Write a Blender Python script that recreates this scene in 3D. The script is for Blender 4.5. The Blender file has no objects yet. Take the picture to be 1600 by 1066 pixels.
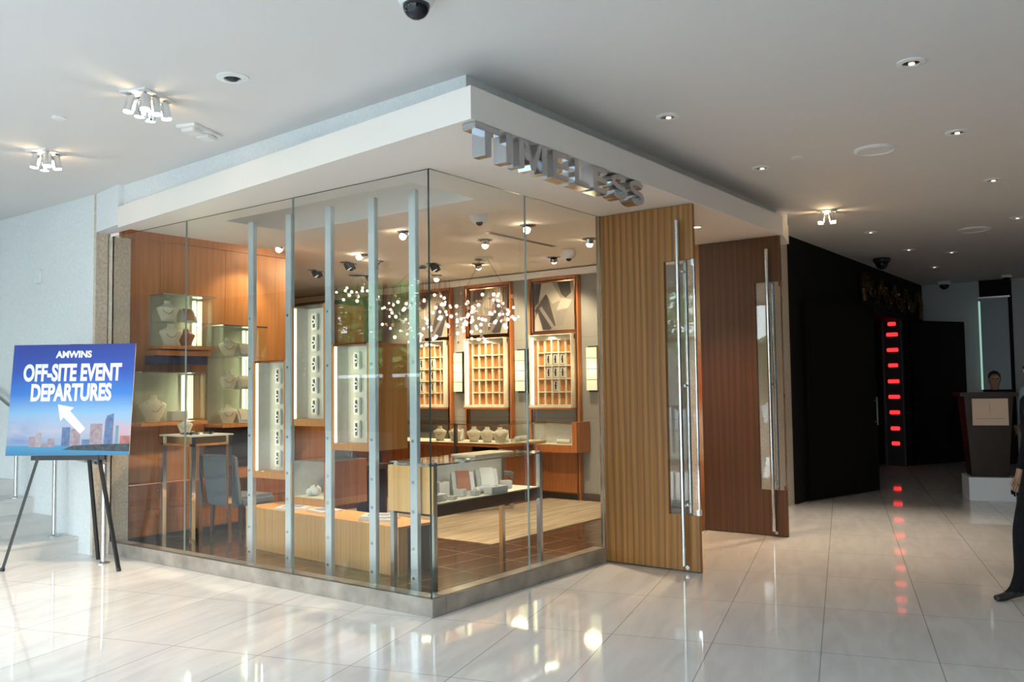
import bpy, bmesh, math, random
from mathutils import Vector, Matrix
random.seed(7)
C = bpy.context.scene.collection
sc = bpy.context.scene

# ------------------------------------------------------------------ camera
F = 1370.7
cd = bpy.data.cameras.new('camera'); cam = bpy.data.objects.new('camera', cd); C.objects.link(cam)
cd.sensor_fit = 'HORIZONTAL'; cd.sensor_width = 36.0; cd.lens = F/1600*36.0
cd.clip_start = 0.05; cd.clip_end = 300
yw, pt, rl = (math.radians(a) for a in (36.860, 3.0646, -0.7496))
fw = Vector((math.cos(pt)*math.cos(yw), math.cos(pt)*math.sin(yw), math.sin(pt)))
rt = Vector((math.sin(yw), -math.cos(yw), 0)); up = rt.cross(fw)
R_ = math.cos(rl)*rt + math.sin(rl)*up; U_ = -math.sin(rl)*rt + math.cos(rl)*up
m = Matrix((R_, U_, -fw)).transposed().to_4x4(); m.translation = (-4.4874, -4.0646, 1.55)
cam.matrix_world = m
sc.camera = cam
# ------------------------------------------------------------------ view, world, daylight
vs = sc.view_settings
vs.view_transform = 'Standard'; vs.look = 'None'; vs.gamma = 1.0; vs.use_curve_mapping = False
vs.exposure = 0.75
sc.cycles.use_denoising = True
sc.cycles.max_bounces = 10; sc.cycles.diffuse_bounces = 5; sc.cycles.glossy_bounces = 5
sc.cycles.transparent_max_bounces = 40
sc.cycles.sample_clamp_indirect = 6.0
sc.cycles.caustics_reflective = False; sc.cycles.caustics_refractive = False
w = bpy.data.worlds.new('daylight'); sc.world = w; w.use_nodes = True
nt = w.node_tree; nt.nodes.clear()
wo = nt.nodes.new('ShaderNodeOutputWorld'); bg = nt.nodes.new('ShaderNodeBackground')
wt = nt.nodes.new('ShaderNodeTexCoord'); ws = nt.nodes.new('ShaderNodeSeparateXYZ'); wr = nt.nodes.new('ShaderNodeValToRGB')
nt.links.new(wt.outputs['Generated'], ws.inputs[0]); nt.links.new(ws.outputs['Z'], wr.inputs[0])
wr.color_ramp.elements[0].position = 0.0; wr.color_ramp.elements[0].color = (0.86, 0.95, 1.0, 1)
wr.color_ramp.elements[1].position = 0.6; wr.color_ramp.elements[1].color = (0.62, 0.81, 1.0, 1)
nt.links.new(wr.outputs[0], bg.inputs[0]); nt.links.new(bg.outputs[0], wo.inputs[0])
bg.inputs['Strength'].default_value = 6.1

def light(name, kind, loc, energy, color=(1, 1, 1), target=None, **kw):
    l = bpy.data.lights.new(name, kind); l.energy = energy*(2.25 if name == 'shop_beam' else 1); l.color = color
    for k, v in kw.items(): setattr(l, k, v)
    o = bpy.data.objects.new(name, l); C.objects.link(o); o.location = loc
    if target is not None:
        o.rotation_euler = (Vector(target)-Vector(loc)).to_track_quat('-Z', 'Y').to_euler()
    return o
def portal(name, x, y0, y1, z0, z1):
    o = light(name, 'AREA', (x, (y0+y1)/2, (z0+z1)/2), 1, target=(x+1, (y0+y1)/2, (z0+z1)/2), shape='RECTANGLE', size=abs(y1-y0), size_y=z1-z0)
    o.rotation_euler = (math.radians(90), 0, math.radians(-90))
    o.data.cycles.is_portal = True
portal('daylight_through_glazing', -6.55, -5.7, 5.1, 0.1, 3.4)
portal('daylight_through_high_window', -6.55, 6.2, 8.4, 1.55, 3.4)
sun = light('sun', 'SUN', (0, 0, 30), 2.2, (1, .96, .9), angle=.02)
sun.rotation_euler = (math.radians(20), math.radians(38), 0)
WARM = (1.0, 0.76, 0.50)

# ------------------------------------------------------------------ material helpers
def newmat(name):
    m = bpy.data.materials.new(name); m.use_nodes = True
    return m, m.node_tree, m.node_tree.nodes['Principled BSDF']
def mat(name, col, rough=0.5, metal=0.0, emit=None, estr=0.0, noise=0.0, nscale=20.0, bump=0.0, spec=0.5):
    m, t, b = newmat(name)
    b.inputs['Base Color'].default_value = (*col, 1); b.inputs['Roughness'].default_value = rough
    b.inputs['Metallic'].default_value = metal; b.inputs['Specular IOR Level'].default_value = spec
    if emit: b.inputs['Emission Color'].default_value = (*emit, 1); b.inputs['Emission Strength'].default_value = estr
    if noise or bump:
        tc = t.nodes.new('ShaderNodeTexCoord'); n = t.nodes.new('ShaderNodeTexNoise')
        n.inputs['Scale'].default_value = nscale; n.inputs['Detail'].default_value = 6
        t.links.new(tc.outputs['Object'], n.inputs['Vector'])
        if noise:
            r = t.nodes.new('ShaderNodeValToRGB')
            r.color_ramp.elements[0].position = 0.3; r.color_ramp.elements[1].position = 0.7
            r.color_ramp.elements[0].color = (*[c*(1-noise) for c in col], 1)
            r.color_ramp.elements[1].color = (*[min(1, c*(1+noise)) for c in col], 1)
            t.links.new(n.outputs[0], r.inputs[0]); t.links.new(r.outputs[0], b.inputs['Base Color'])
        if bump:
            bp = t.nodes.new('ShaderNodeBump'); bp.inputs['Strength'].default_value = bump; bp.inputs['Distance'].default_value = 0.02
            t.links.new(n.outputs[0], bp.inputs['Height']); t.links.new(bp.outputs[0], b.inputs['Normal'])
    return m
def wood(name, c1, c2, scale=(40, 40, 1.5), rough=0.35, band=None, c3=None):
    """stretched grain; band=(axis, scale) adds regular stripes of c3"""
    m, t, b = newmat(name); b.inputs['Roughness'].default_value = rough
    tc = t.nodes.new('ShaderNodeTexCoord'); mp = t.nodes.new('ShaderNodeMapping'); mp.inputs['Scale'].default_value = scale
    t.links.new(tc.outputs['Object'], mp.inputs[0])
    n = t.nodes.new('ShaderNodeTexNoise'); n.inputs['Scale'].default_value = 1.0; n.inputs['Detail'].default_value = 5
    t.links.new(mp.outputs[0], n.inputs['Vector'])
    r = t.nodes.new('ShaderNodeValToRGB'); r.color_ramp.elements[0].position = .35; r.color_ramp.elements[1].position = .65
    r.color_ramp.elements[0].color = (*c1, 1); r.color_ramp.elements[1].color = (*c2, 1)
    t.links.new(n.outputs[0], r.inputs[0]); out = r.outputs[0]
    if band:
        wv = t.nodes.new('ShaderNodeTexWave'); wv.wave_type = 'BANDS'; wv.bands_direction = band[0]
        wv.inputs['Scale'].default_value = band[1]; wv.inputs['Distortion'].default_value = 5.0; wv.inputs['Detail'].default_value = 2
        wv.inputs['Detail Scale'].default_value = 0.6
        mp2 = t.nodes.new('ShaderNodeMapping'); mp2.inputs['Scale'].default_value = (1, 1, 0.12)
        t.links.new(tc.outputs['Object'], mp2.inputs[0]); t.links.new(mp2.outputs[0], wv.inputs['Vector'])
        r2 = t.nodes.new('ShaderNodeValToRGB'); r2.color_ramp.elements[0].position = .35; r2.color_ramp.elements[1].position = 1.0; r2.color_ramp.elements[1].color = (.62, .62, .62, 1)
        t.links.new(wv.outputs['Color'], r2.inputs[0])
        mx = t.nodes.new('ShaderNodeMix'); mx.data_type = 'RGBA'; mx.inputs['B'].default_value = (*c3, 1)
        t.links.new(r2.outputs[0], mx.inputs['Factor']); t.links.new(out, mx.inputs['A']); out = mx.outputs['Result']
    t.links.new(out, b.inputs['Base Color'])
    return m
def tiles(name, c1, c2, mortar, w_, h_, rot, rough, msize=0.004, veins=0.0, bump=0.0, coat=0.0, plane='XY', spec=0.5):
    m, t, b = newmat(name); b.inputs['Roughness'].default_value = rough; b.inputs['Specular IOR Level'].default_value = spec
    tc = t.nodes.new('ShaderNodeTexCoord'); mp = t.nodes.new('ShaderNodeMapping'); mp.inputs['Rotation'].default_value = rot
    t.links.new(tc.outputs['Object'], mp.inputs[0])
    vec = mp.outputs[0]
    br = t.nodes.new('ShaderNodeTexBrick'); br.offset = 0.0; br.inputs['Scale'].default_value = 1.0
    br.inputs['Brick Width'].default_value = w_; br.inputs['Row Height'].default_value = h_
    br.inputs['Mortar Size'].default_value = msize; br.inputs['Mortar Smooth'].default_value = 0.3; br.inputs['Bias'].default_value = 0
    br.inputs['Color1'].default_value = (*c1, 1); br.inputs['Color2'].default_value = (*c2, 1); br.inputs['Mortar'].default_value = (*mortar, 1)
    t.links.new(vec, br.inputs['Vector']); out = br.outputs['Color']
    if veins:
        mp3 = t.nodes.new('ShaderNodeMapping'); mp3.inputs['Scale'].default_value = (1, 5, 5)
        t.links.new(vec, mp3.inputs[0])
        n = t.nodes.new('ShaderNodeTexNoise'); n.inputs['Scale'].default_value = 1.6; n.inputs['Detail'].default_value = 8; n.inputs['Distortion'].default_value = 0.8
        t.links.new(mp3.outputs[0], n.inputs['Vector'])
        r = t.nodes.new('ShaderNodeValToRGB'); r.color_ramp.elements[0].position = .35; r.color_ramp.elements[1].position = .6
        r.color_ramp.elements[0].color = (1-veins, 1-veins*1.02, 1-veins*1.06, 1); r.color_ramp.elements[1].color = (1, 1, 1, 1)
        t.links.new(n.outputs[0], r.inputs[0])
        mx = t.nodes.new('ShaderNodeMix'); mx.data_type = 'RGBA'; mx.blend_type = 'MULTIPLY'; mx.inputs['Factor'].default_value = 1
        t.links.new(out, mx.inputs['A']); t.links.new(r.outputs[0], mx.inputs['B']); out = mx.outputs['Result']
    t.links.new(out, b.inputs['Base Color'])
    return m
def glass(name, tint=(0.975, 0.99, 0.985), boost=1.0):
    """clear sheet: transmits straight through, mirrors by its angle of view (Schlick)"""
    m = bpy.data.materials.new(name); m.use_nodes = True; t = m.node_tree; t.nodes.clear()
    o = t.nodes.new('ShaderNodeOutputMaterial'); mix = t.nodes.new('ShaderNodeMixShader')
    tr = t.nodes.new('ShaderNodeBsdfTransparent'); tr.inputs[0].default_value = (*tint, 1)
    gl = t.nodes.new('ShaderNodeBsdfGlossy'); gl.inputs['Roughness'].default_value = 0.0
    g = t.nodes.new('ShaderNodeNewGeometry'); d = t.nodes.new('ShaderNodeVectorMath'); d.operation = 'DOT_PRODUCT'
    t.links.new(g.outputs['Normal'], d.inputs[0]); t.links.new(g.outputs['Incoming'], d.inputs[1])
    def mth(op, a, b=None):
        n = t.nodes.new('ShaderNodeMath'); n.operation = op
        for i, v in enumerate((a, b)):
            if v is None: continue
            if isinstance(v, (int, float)): n.inputs[i].default_value = v
            else: t.links.new(v, n.inputs[i])
        return n.outputs[0]
    a = mth('ABSOLUTE', d.outputs['Value']); a = mth('SUBTRACT', 1.0, a); a = mth('POWER', a, 5.0)
    a = mth('MULTIPLY', a, 0.96*boost); a = mth('ADD', a, 0.04*boost)
    t.links.new(a, mix.inputs[0]); t.links.new(tr.outputs[0], mix.inputs[1]); t.links.new(gl.outputs[0], mix.inputs[2])
    t.links.new(mix.outputs[0], o.inputs[0])
    return m

M = {}
M['paint'] = mat('white paint', (.80, .79, .77), .6)
M['ceiling'] = mat('matte ceiling paint', (.745, .72, .70), .85)
M['canopy'] = mat('white canopy plaster', (.85, .80, .745), .55)
M['stone'] = mat('rough pale limestone', (.78, .81, .82), .9, noise=.05, nscale=45, bump=.35)
M['stonetan'] = mat('rough tan limestone', (.64, .565, .47), .9, noise=.16, nscale=40, bump=.6)
M['marble'] = tiles('polished white marble', (.87, .845, .825), (.85, .825, .805), (.42, .40, .38), 1.07, .62, (0, 0, math.radians(-16.3)), .045, .0035, .10, spec=.55)
M['curb'] = mat('grey veined stone', (.30, .27, .235), .2, noise=.28, nscale=5)
M['step'] = mat('pale stone tread', (.68, .67, .64), .4, noise=.05, nscale=8)
M['browntile'] = tiles('dark brown floor tile', (.075, .045, .03), (.10, .06, .04), (.34, .24, .16), .60, .30, (0, 0, math.radians(5)), .14, .006, .2)
M['rug'] = wood('cream streaked carpet', (.32, .265, .185), (.49, .42, .31), (1.2, 14, 8), .95)
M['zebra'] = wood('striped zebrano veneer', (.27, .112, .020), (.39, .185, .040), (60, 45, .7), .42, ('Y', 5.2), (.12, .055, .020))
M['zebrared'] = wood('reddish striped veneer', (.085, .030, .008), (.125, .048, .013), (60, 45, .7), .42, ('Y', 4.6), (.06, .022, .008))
M['teak'] = wood('warm teak veneer', (.46, .19, .052), (.57, .25, .078), (30, 30, 1.2), .4)
M['paleoak'] = wood('pale oak veneer', (.70, .38, .14), (.80, .48, .20), (40, 40, 1.0), .4)
M['redwood'] = wood('red brown cabinet veneer', (.34, .11, .03), (.46, .17, .05), (30, 30, 1.0), .35)
M['darkwood'] = wood('dark brown wood', (.04, .017, .009), (.065, .027, .014), (30, 30, 1.0), .35)
M['blackwood'] = wood('very dark stained wood', (.005, .0035, .003), (.009, .006, .0045), (40, 40, .8), .6); M['blackwood'].node_tree.nodes['Principled BSDF'].inputs['Specular IOR Level'].default_value = .15
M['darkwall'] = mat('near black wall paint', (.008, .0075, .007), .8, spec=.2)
M['greywall'] = mat('pale grey plaster', (.46, .48, .49), .8)
M['backwall'] = mat('brown bounce wall', (.34, .27, .22), .6)  # tone of the unseen back wall, set by the light it bounces
M['shopstone'] = mat('smooth grey wall stone', (.27, .275, .25), .7, noise=.06, nscale=6)
M['shopceil'] = mat('warm white ceiling paint', (.84, .79, .72), .8)
M['chrome'] = mat('polished chrome', (.80, .83, .86), .07, 1.0)
M['signchrome'] = mat('sign letter chrome', (.55, .57, .60), .13, 1.0)
M['postmetal'] = mat('satin polished post metal', (.74, .82, .85), .2, .55)
M['steel'] = mat('brushed steel', (.62, .64, .66), .22, 1.0)
M['bronze'] = mat('polished bronze trim', (.42, .23, .13), .18, 1.0)
M['brass'] = mat('brass', (.75, .55, .25), .2, 1.0)
M['darksteel'] = mat('dark grey steel', (.16, .17, .175), .3, .8)
M['black'] = mat('satin black', (.012, .012, .014), .4)
M['blackgloss'] = mat('smoked black plastic', (.01, .01, .015), .08)
M['white'] = mat('white plastic', (.82, .83, .84), .4)
M['cream'] = mat('cream suede', (.72, .66, .52), .8, noise=.08, nscale=15)
M['greyfab'] = mat('pale grey suede', (.55, .55, .53), .85, noise=.06, nscale=20)
M['whitepad'] = mat('white leatherette', (.70, .68, .62), .5)
M['boardcream'] = mat('warm white board', (.55, .52, .46), .6)
M['tan'] = mat('rust brown suede', (.36, .15, .085), .7, noise=.1, nscale=18)
M['orange'] = mat('orange brown lacquer', (.52, .20, .055), .4, noise=.12, nscale=6)
M['chairfab'] = mat('blue grey upholstery', (.17, .20, .23), .85, noise=.08, nscale=60)
M['glass'] = glass('clear plate glass')
M['caseglass'] = glass('thin case glass', (.98, .995, .985), .7)
M['edgelight'] = mat('pale green glass edge', (.30, .38, .36), .2)
M['edge'] = mat('dark green glass edge', (.015, .035, .03), .15)
M['strip'] = mat('lit strip lamp', (1, 1, .9), .5, emit=(1.0, .93, .62), estr=1.3)
M['greenlit'] = mat('lit green white strip', (1, 1, .9), .5, emit=(.85, 1.0, .62), estr=.6)
M['sconce'] = mat('lit sconce glass', (.3, .29, .24), .4, emit=(1.0, .93, .52), estr=.48)
M['lamp'] = mat('lit lamp lens', (1, 1, 1), .4, emit=(1.0, .80, .55), estr=30.0)
M['lampcluster'] = mat('lit cluster lens', (1, 1, 1), .4, emit=(1.0, .86, .70), estr=5.0)
M['lampviolet'] = mat('violet lamp lens', (.8, .7, 1), .4, emit=(.72, .55, 1.0), estr=9.0)
M['lampsoft'] = mat('softly lit lamp lens', (1, 1, 1), .4, emit=(1.0, .85, .65), estr=1.0)
M['red'] = mat('red lit bar', (.8, .02, .02), .4, emit=(1.0, .03, .035), estr=1.0)
M['bubble'] = mat('mirrored rose glass', (.80, .62, .56), .08, .9)
M['bubblelit'] = mat('lit rose glass', (1, .9, .85), .2, emit=(1.0, .82, .72), estr=.9)
M['paper'] = mat('printed paper', (.78, .76, .72), .6)
M['blueprint'] = mat('magazine blue ink', (.25, .33, .55), .6)
M['beige'] = mat('beige card', (.62, .47, .36), .6)
M['skin'] = mat('warm brown skin', (.30, .17, .11), .55)
M['suit'] = mat('dark navy suit cloth', (.005, .005, .007), .9, spec=.2)
M['shirt'] = mat('light blue shirt cloth', (.42, .55, .70), .85)
M['hair'] = mat('black hair', (.008, .007, .006), .5)
M['leaf'] = mat('green leaves', (.16, .30, .07), .7, noise=.4, nscale=6)
M['bark'] = mat('grey bark', (.25, .22, .19), .9, noise=.2, nscale=10)
M['pave'] = mat('sunlit pale paving', (.36, .36, .35), .9, noise=.05, nscale=3)
M['frame'] = mat('dark bronze window frame', (.035, .028, .028), .4, .3)
M['panelbrown'] = mat('dark brown sill panel', (.06, .035, .03), .5)
M['gold'] = mat('dull gilt', (.13, .075, .028), .4, .8, noise=.4, nscale=8)
M['bluedark'] = mat('dark blue lacquer', (.05, .06, .13), .3)
M['podiumwood'] = wood('dark walnut stand', (.016, .007, .004), (.026, .012, .007), (30, 30, 1.0), .4)
M['stepblue'] = mat('white stone plinth', (.75, .78, .82), .4)

# ------------------------------------------------------------------ mesh helpers
class MB:
    def __init__(s): s.b = bmesh.new(); s.mi = 0
    def _tag(s, n0):
        s.b.faces.ensure_lookup_table()
        for f in s.b.faces[n0:]: f.material_index = s.mi
    def box(s, x0, x1, y0, y1, z0, z1, bev=0.0):
        n0 = len(s.b.faces)
        r = bmesh.ops.create_cube(s.b, size=1.0)
        for v in r['verts']:
            v.co = Vector(((x0+x1)/2+v.co.x*(x1-x0), (y0+y1)/2+v.co.y*(y1-y0), (z0+z1)/2+v.co.z*(z1-z0)))
        if bev:
            es = list({e for v in r['verts'] for e in v.link_edges})
            bmesh.ops.bevel(s.b, geom=es, offset=bev, segments=2, affect='EDGES')
        s._tag(n0); return s
    def bar(s, p, q, wx, wy=None, up=(0, 0, 1)):
        """rectangular bar from p to q"""
        wy = wy or wx; p = Vector(p); q = Vector(q); d = (q-p); L = d.length; d.normalize()
        a = d.cross(Vector(up)); a = a.normalized() if a.length > 1e-4 else Vector((1, 0, 0)); c = a.cross(d)
        n0 = len(s.b.faces); vs_ = []
        for e in (p, q):
            for i, j in ((-1, -1), (1, -1), (1, 1), (-1, 1)):
                vs_.append(s.b.verts.new(e+a*(i*wx/2)+c*(j*wy/2)))
        for f in ((3, 2, 1, 0), (4, 5, 6, 7), (0, 1, 5, 4), (1, 2, 6, 5), (2, 3, 7, 6), (3, 0, 4, 7)):
            s.b.faces.new([vs_[i] for i in f])
        s._tag(n0); return s
    def cyl(s, p, q, r, r2=None, seg=16):
        p = Vector(p); q = Vector(q); d = q-p; n0 = len(s.b.faces)
        mtx = Matrix.Translation((p+q)/2) @ d.to_track_quat('Z', 'Y').to_matrix().to_4x4()
        bmesh.ops.create_cone(s.b, cap_ends=True, segments=seg, radius1=r, radius2=r if r2 is None else r2, depth=d.length, matrix=mtx)
        s._tag(n0); return s
    def sph(s, c, r, seg=12, sc_=(1, 1, 1)):
        n0 = len(s.b.faces)
        mtx = Matrix.Translation(Vector(c)) @ Matrix.Diagonal((*sc_, 1))
        bmesh.ops.create_uvsphere(s.b, u_segments=seg, v_segments=max(6, seg//2+2), radius=r, matrix=mtx)
        s._tag(n0); return s
    def prism(s, pts, z0, z1):
        n0 = len(s.b.faces)
        a = [s.b.verts.new((x, y, z0)) for x, y in pts]; b = [s.b.verts.new((x, y, z1)) for x, y in pts]
        s.b.faces.new(list(reversed(a))); s.b.faces.new(b); n = len(pts)
        for i in range(n): s.b.faces.new((a[i], a[(i+1) % n], b[(i+1) % n], b[i]))
        s._tag(n0); return s
    def ext(s, pts3, vec):
        """polygon of 3-D points extruded along vec"""
        n0 = len(s.b.faces); v = Vector(vec)
        a = [s.b.verts.new(p) for p in pts3]; b = [s.b.verts.new(Vector(p)+v) for p in pts3]; n = len(a)
        s.b.faces.new(list(reversed(a))); s.b.faces.new(b)
        for i in range(n): s.b.faces.new((a[i], a[(i+1) % n], b[(i+1) % n], b[i]))
        s._tag(n0); return s
    def lathe(s, prof, c=(0, 0, 0), seg=20, sx=1, sy=1):
        n0 = len(s.b.faces); rings = []
        for r, z in prof:
            rings.append([s.b.verts.new((c[0]+sx*r*math.cos(2*math.pi*i/seg), c[1]+sy*r*math.sin(2*math.pi*i/seg), c[2]+z)) for i in range(seg)])
        for k in range(len(rings)-1):
            for i in range(seg): s.b.faces.new((rings[k][i], rings[k][(i+1) % seg], rings[k+1][(i+1) % seg], rings[k+1][i]))
        s.b.faces.new(list(reversed(rings[0]))); s.b.faces.new(rings[-1])
        s._tag(n0); return s
    def tube(s, pts, r, seg=8):
        for a, b in zip(pts[:-1], pts[1:]): s.cyl(a, b, r, seg=seg)
        return s
    def mat(s, i): s.mi = i; return s
    def build(s, name, mats, parent=None, loc=None, rotz=0.0, smooth=False):
        bmesh.ops.recalc_face_normals(s.b, faces=s.b.faces)
        me = bpy.data.meshes.new(name); s.b.to_mesh(me); s.b.free()
        for mm in (mats if isinstance(mats, (list, tuple)) else [mats]): me.materials.append(M[mm] if isinstance(mm, str) else mm)
        if smooth:
            for p in me.polygons: p.use_smooth = True
        o = bpy.data.objects.new(name, me); C.objects.link(o)
        if parent: o.parent = parent
        if loc: o.location = loc
        o.rotation_euler.z = rotz
        return o
def tag(o, label=None, cat=None, group=None, kind=None):
    if label: o['label'] = label
    if cat: o['category'] = cat
    if group: o['group'] = group
    if kind: o['kind'] = kind
    return o
def thing(name, label, cat, loc=(0, 0, 0), rotz=0.0, group=None):
    o = bpy.data.objects.new(name, None); C.objects.link(o); o.location = loc; o.rotation_euler = (0, 0, rotz); o.empty_display_size = .1
    return tag(o, label, cat, group)
def struct(name, mb, mats, parent=None, **k):
    o = mb.build(name, mats, parent, **k)
    if not parent: o['kind'] = 'structure'
    return o
def dup(root, loc, label=None, rotz=None, group=None):
    r = root.copy(); C.objects.link(r); r.location = loc
    if rotz is not None: r.rotation_euler.z = rotz
    if label: r['label'] = label
    if group: r['group'] = group
    for ch in list(root.children):
        c = ch.copy(); C.objects.link(c); c.parent = r
        for g in ch.children:
            d = g.copy(); C.objects.link(d); d.parent = c
    return r
def text_bm(txt, size, depth, xscale=1.0, bold=0.0, align='CENTER'):
    cu = bpy.data.curves.new('t', 'FONT'); cu.body = txt; cu.size = size; cu.extrude = depth/2; cu.offset = bold
    cu.align_x = align; cu.align_y = 'CENTER'; cu.resolution_u = 4
    ob = bpy.data.objects.new('t', cu); C.objects.link(ob)
    me = bpy.data.meshes.new_from_object(ob.evaluated_get(bpy.context.evaluated_depsgraph_get()))
    bpy.data.objects.remove(ob); bpy.data.curves.remove(cu)
    b = bmesh.new(); b.from_mesh(me); bpy.data.meshes.remove(me)
    for v in b.verts: v.co.x *= xscale
    mb = MB(); mb.b.free(); mb.b = b
    return mb

# ================================================================== THE SETTING
struct('floor', MB().box(-6.6, 14.6, -10, 12, -.1, 0), 'marble')
struct('ceiling', MB().box(-6.8, 14.8, -10.2, 12.1, 3.5, 3.7), 'ceiling')
struct('floor_shop', MB().prism([(.12, .12), (2.3, .12), (4.4, -.02), (4.4, .2), (5.78, .2), (5.78, 9), (2.3, 9), (2.3, 4.36), (.12, 4.36)], -.06, .005), 'browntile')
struct('wall_left', MB().box(-.12, .0, 4.305, 12, 0, 3.5).box(-.02, .05, 4.31, 4.5, 0, 3.4), 'stone')
struct('trim_12', MB().box(-.121, -.002, 4.26, 4.305, 0, 3.5).box(.012, .2, 4.2, 4.5, 0, 3.09), 'stonetan')
struct('wall_end', MB().box(-6.6, -.12, 11.8, 12, 0, 3.5), 'stone')
struct('wall_back', MB().box(-6.7, 14.6, -10.2, -10, 0, 3.5), 'backwall')
struct('wall_far', MB().box(14.5, 14.7, -10, .2, 0, 3.5), 'greywall')
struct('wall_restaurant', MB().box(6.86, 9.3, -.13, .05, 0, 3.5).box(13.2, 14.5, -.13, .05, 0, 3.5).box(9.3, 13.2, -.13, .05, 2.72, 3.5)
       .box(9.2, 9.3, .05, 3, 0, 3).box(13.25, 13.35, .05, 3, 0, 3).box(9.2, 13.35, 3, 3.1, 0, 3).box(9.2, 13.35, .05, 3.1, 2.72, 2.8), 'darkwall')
struct('wall_front', MB().box(4.42, 6.85, -.1, .2, 0, 3.5), 'stonetan')
struct('wall_shop', MB().box(5.78, 5.95, .2, 9, 0, 3.45).box(2.3, 5.95, 9, 9.1, 0, 3.45), tiles('shop stone slabs', (.27, .275, .25), (.285, .29, .262), (.20, .19, .17), 1.12, 1.12, (math.radians(90), 0, math.radians(90)), .7, .004))
struct('baseboard_shop', MB().box(5.755, 5.78, .2, 9, .005, .1), 'darksteel')
# wall of wood panels with drawers at its foot
ww = MB()
for i, (a, b) in enumerate(((.2, .62), (.624, 1.41), (1.414, 2.3))):
    ww.box(a, b, 4.36, 4.42, .62, 3.13)
ww.box(.2, 2.3, 4.36, 4.42, 3.136, 3.4).box(2.24, 2.3, 4.42, 9, 0, 3.4)
struct('wall_wood', ww, 'teak')
# unseen outer glazing wall, its span and distance set to shape the daylight
og = MB(); og.box(-6.65, -6.53, -5.7, 5.2, 3.4, 3.5).box(-6.65, -6.53, -5.7, 5.2, 0, .12)
struct('wall_outer', MB().box(-6.7, -6.5, 5.2, 6.1, 0, 3.5).box(-6.7, -6.5, 8.5, 12, 0, 3.5).box(-6.7, -6.5, 6.1, 8.5, 0, 1.5).box(-6.7, -6.5, -10, -5.7, 0, 3.5), 'panelbrown')
for y in (-5.65, -3.48, -1.31, .86, 3.03, 5.2): og.box(-6.65, -6.55, y-.05, y+.05, 0, 3.5)
og.box(-6.65, -6.55, -5.7, 5.2, 2.42, 2.5)
struct('window_1', og, 'frame')
og = MB()
for y in (6.14, 7.05, 8.46): og.box(-6.66, -6.54, y-.06, y+.06, 1.5, 3.5)
og.box(-6.66, -6.54, 6.1, 8.5, 1.46, 1.58).box(-6.66, -6.54, 6.1, 8.5, 2.30, 2.42)
struct('window_2', og, 'frame')
struct('ground', MB().box(-60, -6.7, -60, 60, -.3, -.1), 'pave')

# ---- canopy over the shop front
cp = MB()
cp.prism([(-.67, -.93), (4.4, -.92), (5.0, -.77), (5.0, -.1), (4.42, -.1), (4.42, .1), (1.5, .1), (1.5, .4), (-.535, .4)], 3.09, 3.285)
cp.prism([(-.535, .4), (.25, .4), (.25, 2.7), (-.302, 2.7)], 3.09, 3.285)
cp.prism([(1.0, .4), (1.5, .4), (1.5, 2.7), (1.0, 2.7)], 3.09, 3.285)
cp.prism([(-.302, 2.7), (1.5, 2.7), (1.5, 3.72), (-.2, 3.72)], 3.09, 3.285)
cp.box(.2, 1.05, .35, 2.75, 3.46, 3.49).box(.2, .25, .35, 2.75, 3.285, 3.46).box(1.0, 1.05, .35, 2.75, 3.285, 3.46).box(.25, 1.0, .35, .4, 3.285, 3.46).box(.25, 1.0, 2.7, 2.75, 3.285, 3.46)
struct('trim_1', cp, 'canopy')
bk = MB()
bk.prism([(-.12, 4.12), (-.36, -.64), (-.30, -.64), (-.0, 4.12)], 3.285, 3.5).prism([(-.36, -.64), (5.4, -.62), (5.4, -.56), (-.3, -.58)], 3.285, 3.5)
bk.prism([(-.12, 4.27), (-.20, 3.72), (.0, 3.72), (.02, 4.27)], 3.12, 3.5)
struct('trim_2', bk, 'stone')
struct('ceiling_shop', MB().box(1.5, 5.8, .1, 9.1, 3.22, 3.27).box(.0, 1.5, 3.72, 4.5, 3.22, 3.27), 'shopceil')
# cove along the back wall of the shop
struct('trim_3', MB().box(5.70, 5.78, .2, 9, 3.11, 3.2), 'shopceil')
# stone curb under the glass
struct('trim_4', MB().box(0, .14, 0, 4.2, 0, .122, .004).box(.14, 2.30, 0, .14, 0, .122, .004), 'curb')
# ---- plate glass
def pane(n, x0, x1, y0, y1):
    mb = MB().box(x0, x1, y0, y1, .122, 3.088)
    thin = 0 if (x1-x0) < (y1-y0) else 1
    for f in mb.b.faces:
        f.normal_update(); c = f.calc_center_median(); f.material_index = 0 if abs(f.normal[thin]) > .5 else (1 if (f.normal.z > .5 or (c.x < .03 and c.y < .032)) else 2)
    return struct('window_%d' % n, mb, ['glass', 'edge', 'edgelight'])
pane(3, .014, .028, .03, 1.478); pane(4, .014, .028, 1.484, 2.95); pane(5, .014, .028, 2.956, 4.2)
pane(6, .014, 1.150, .014, .028); pane(7, 1.156, 2.285, .014, .028)

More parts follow.
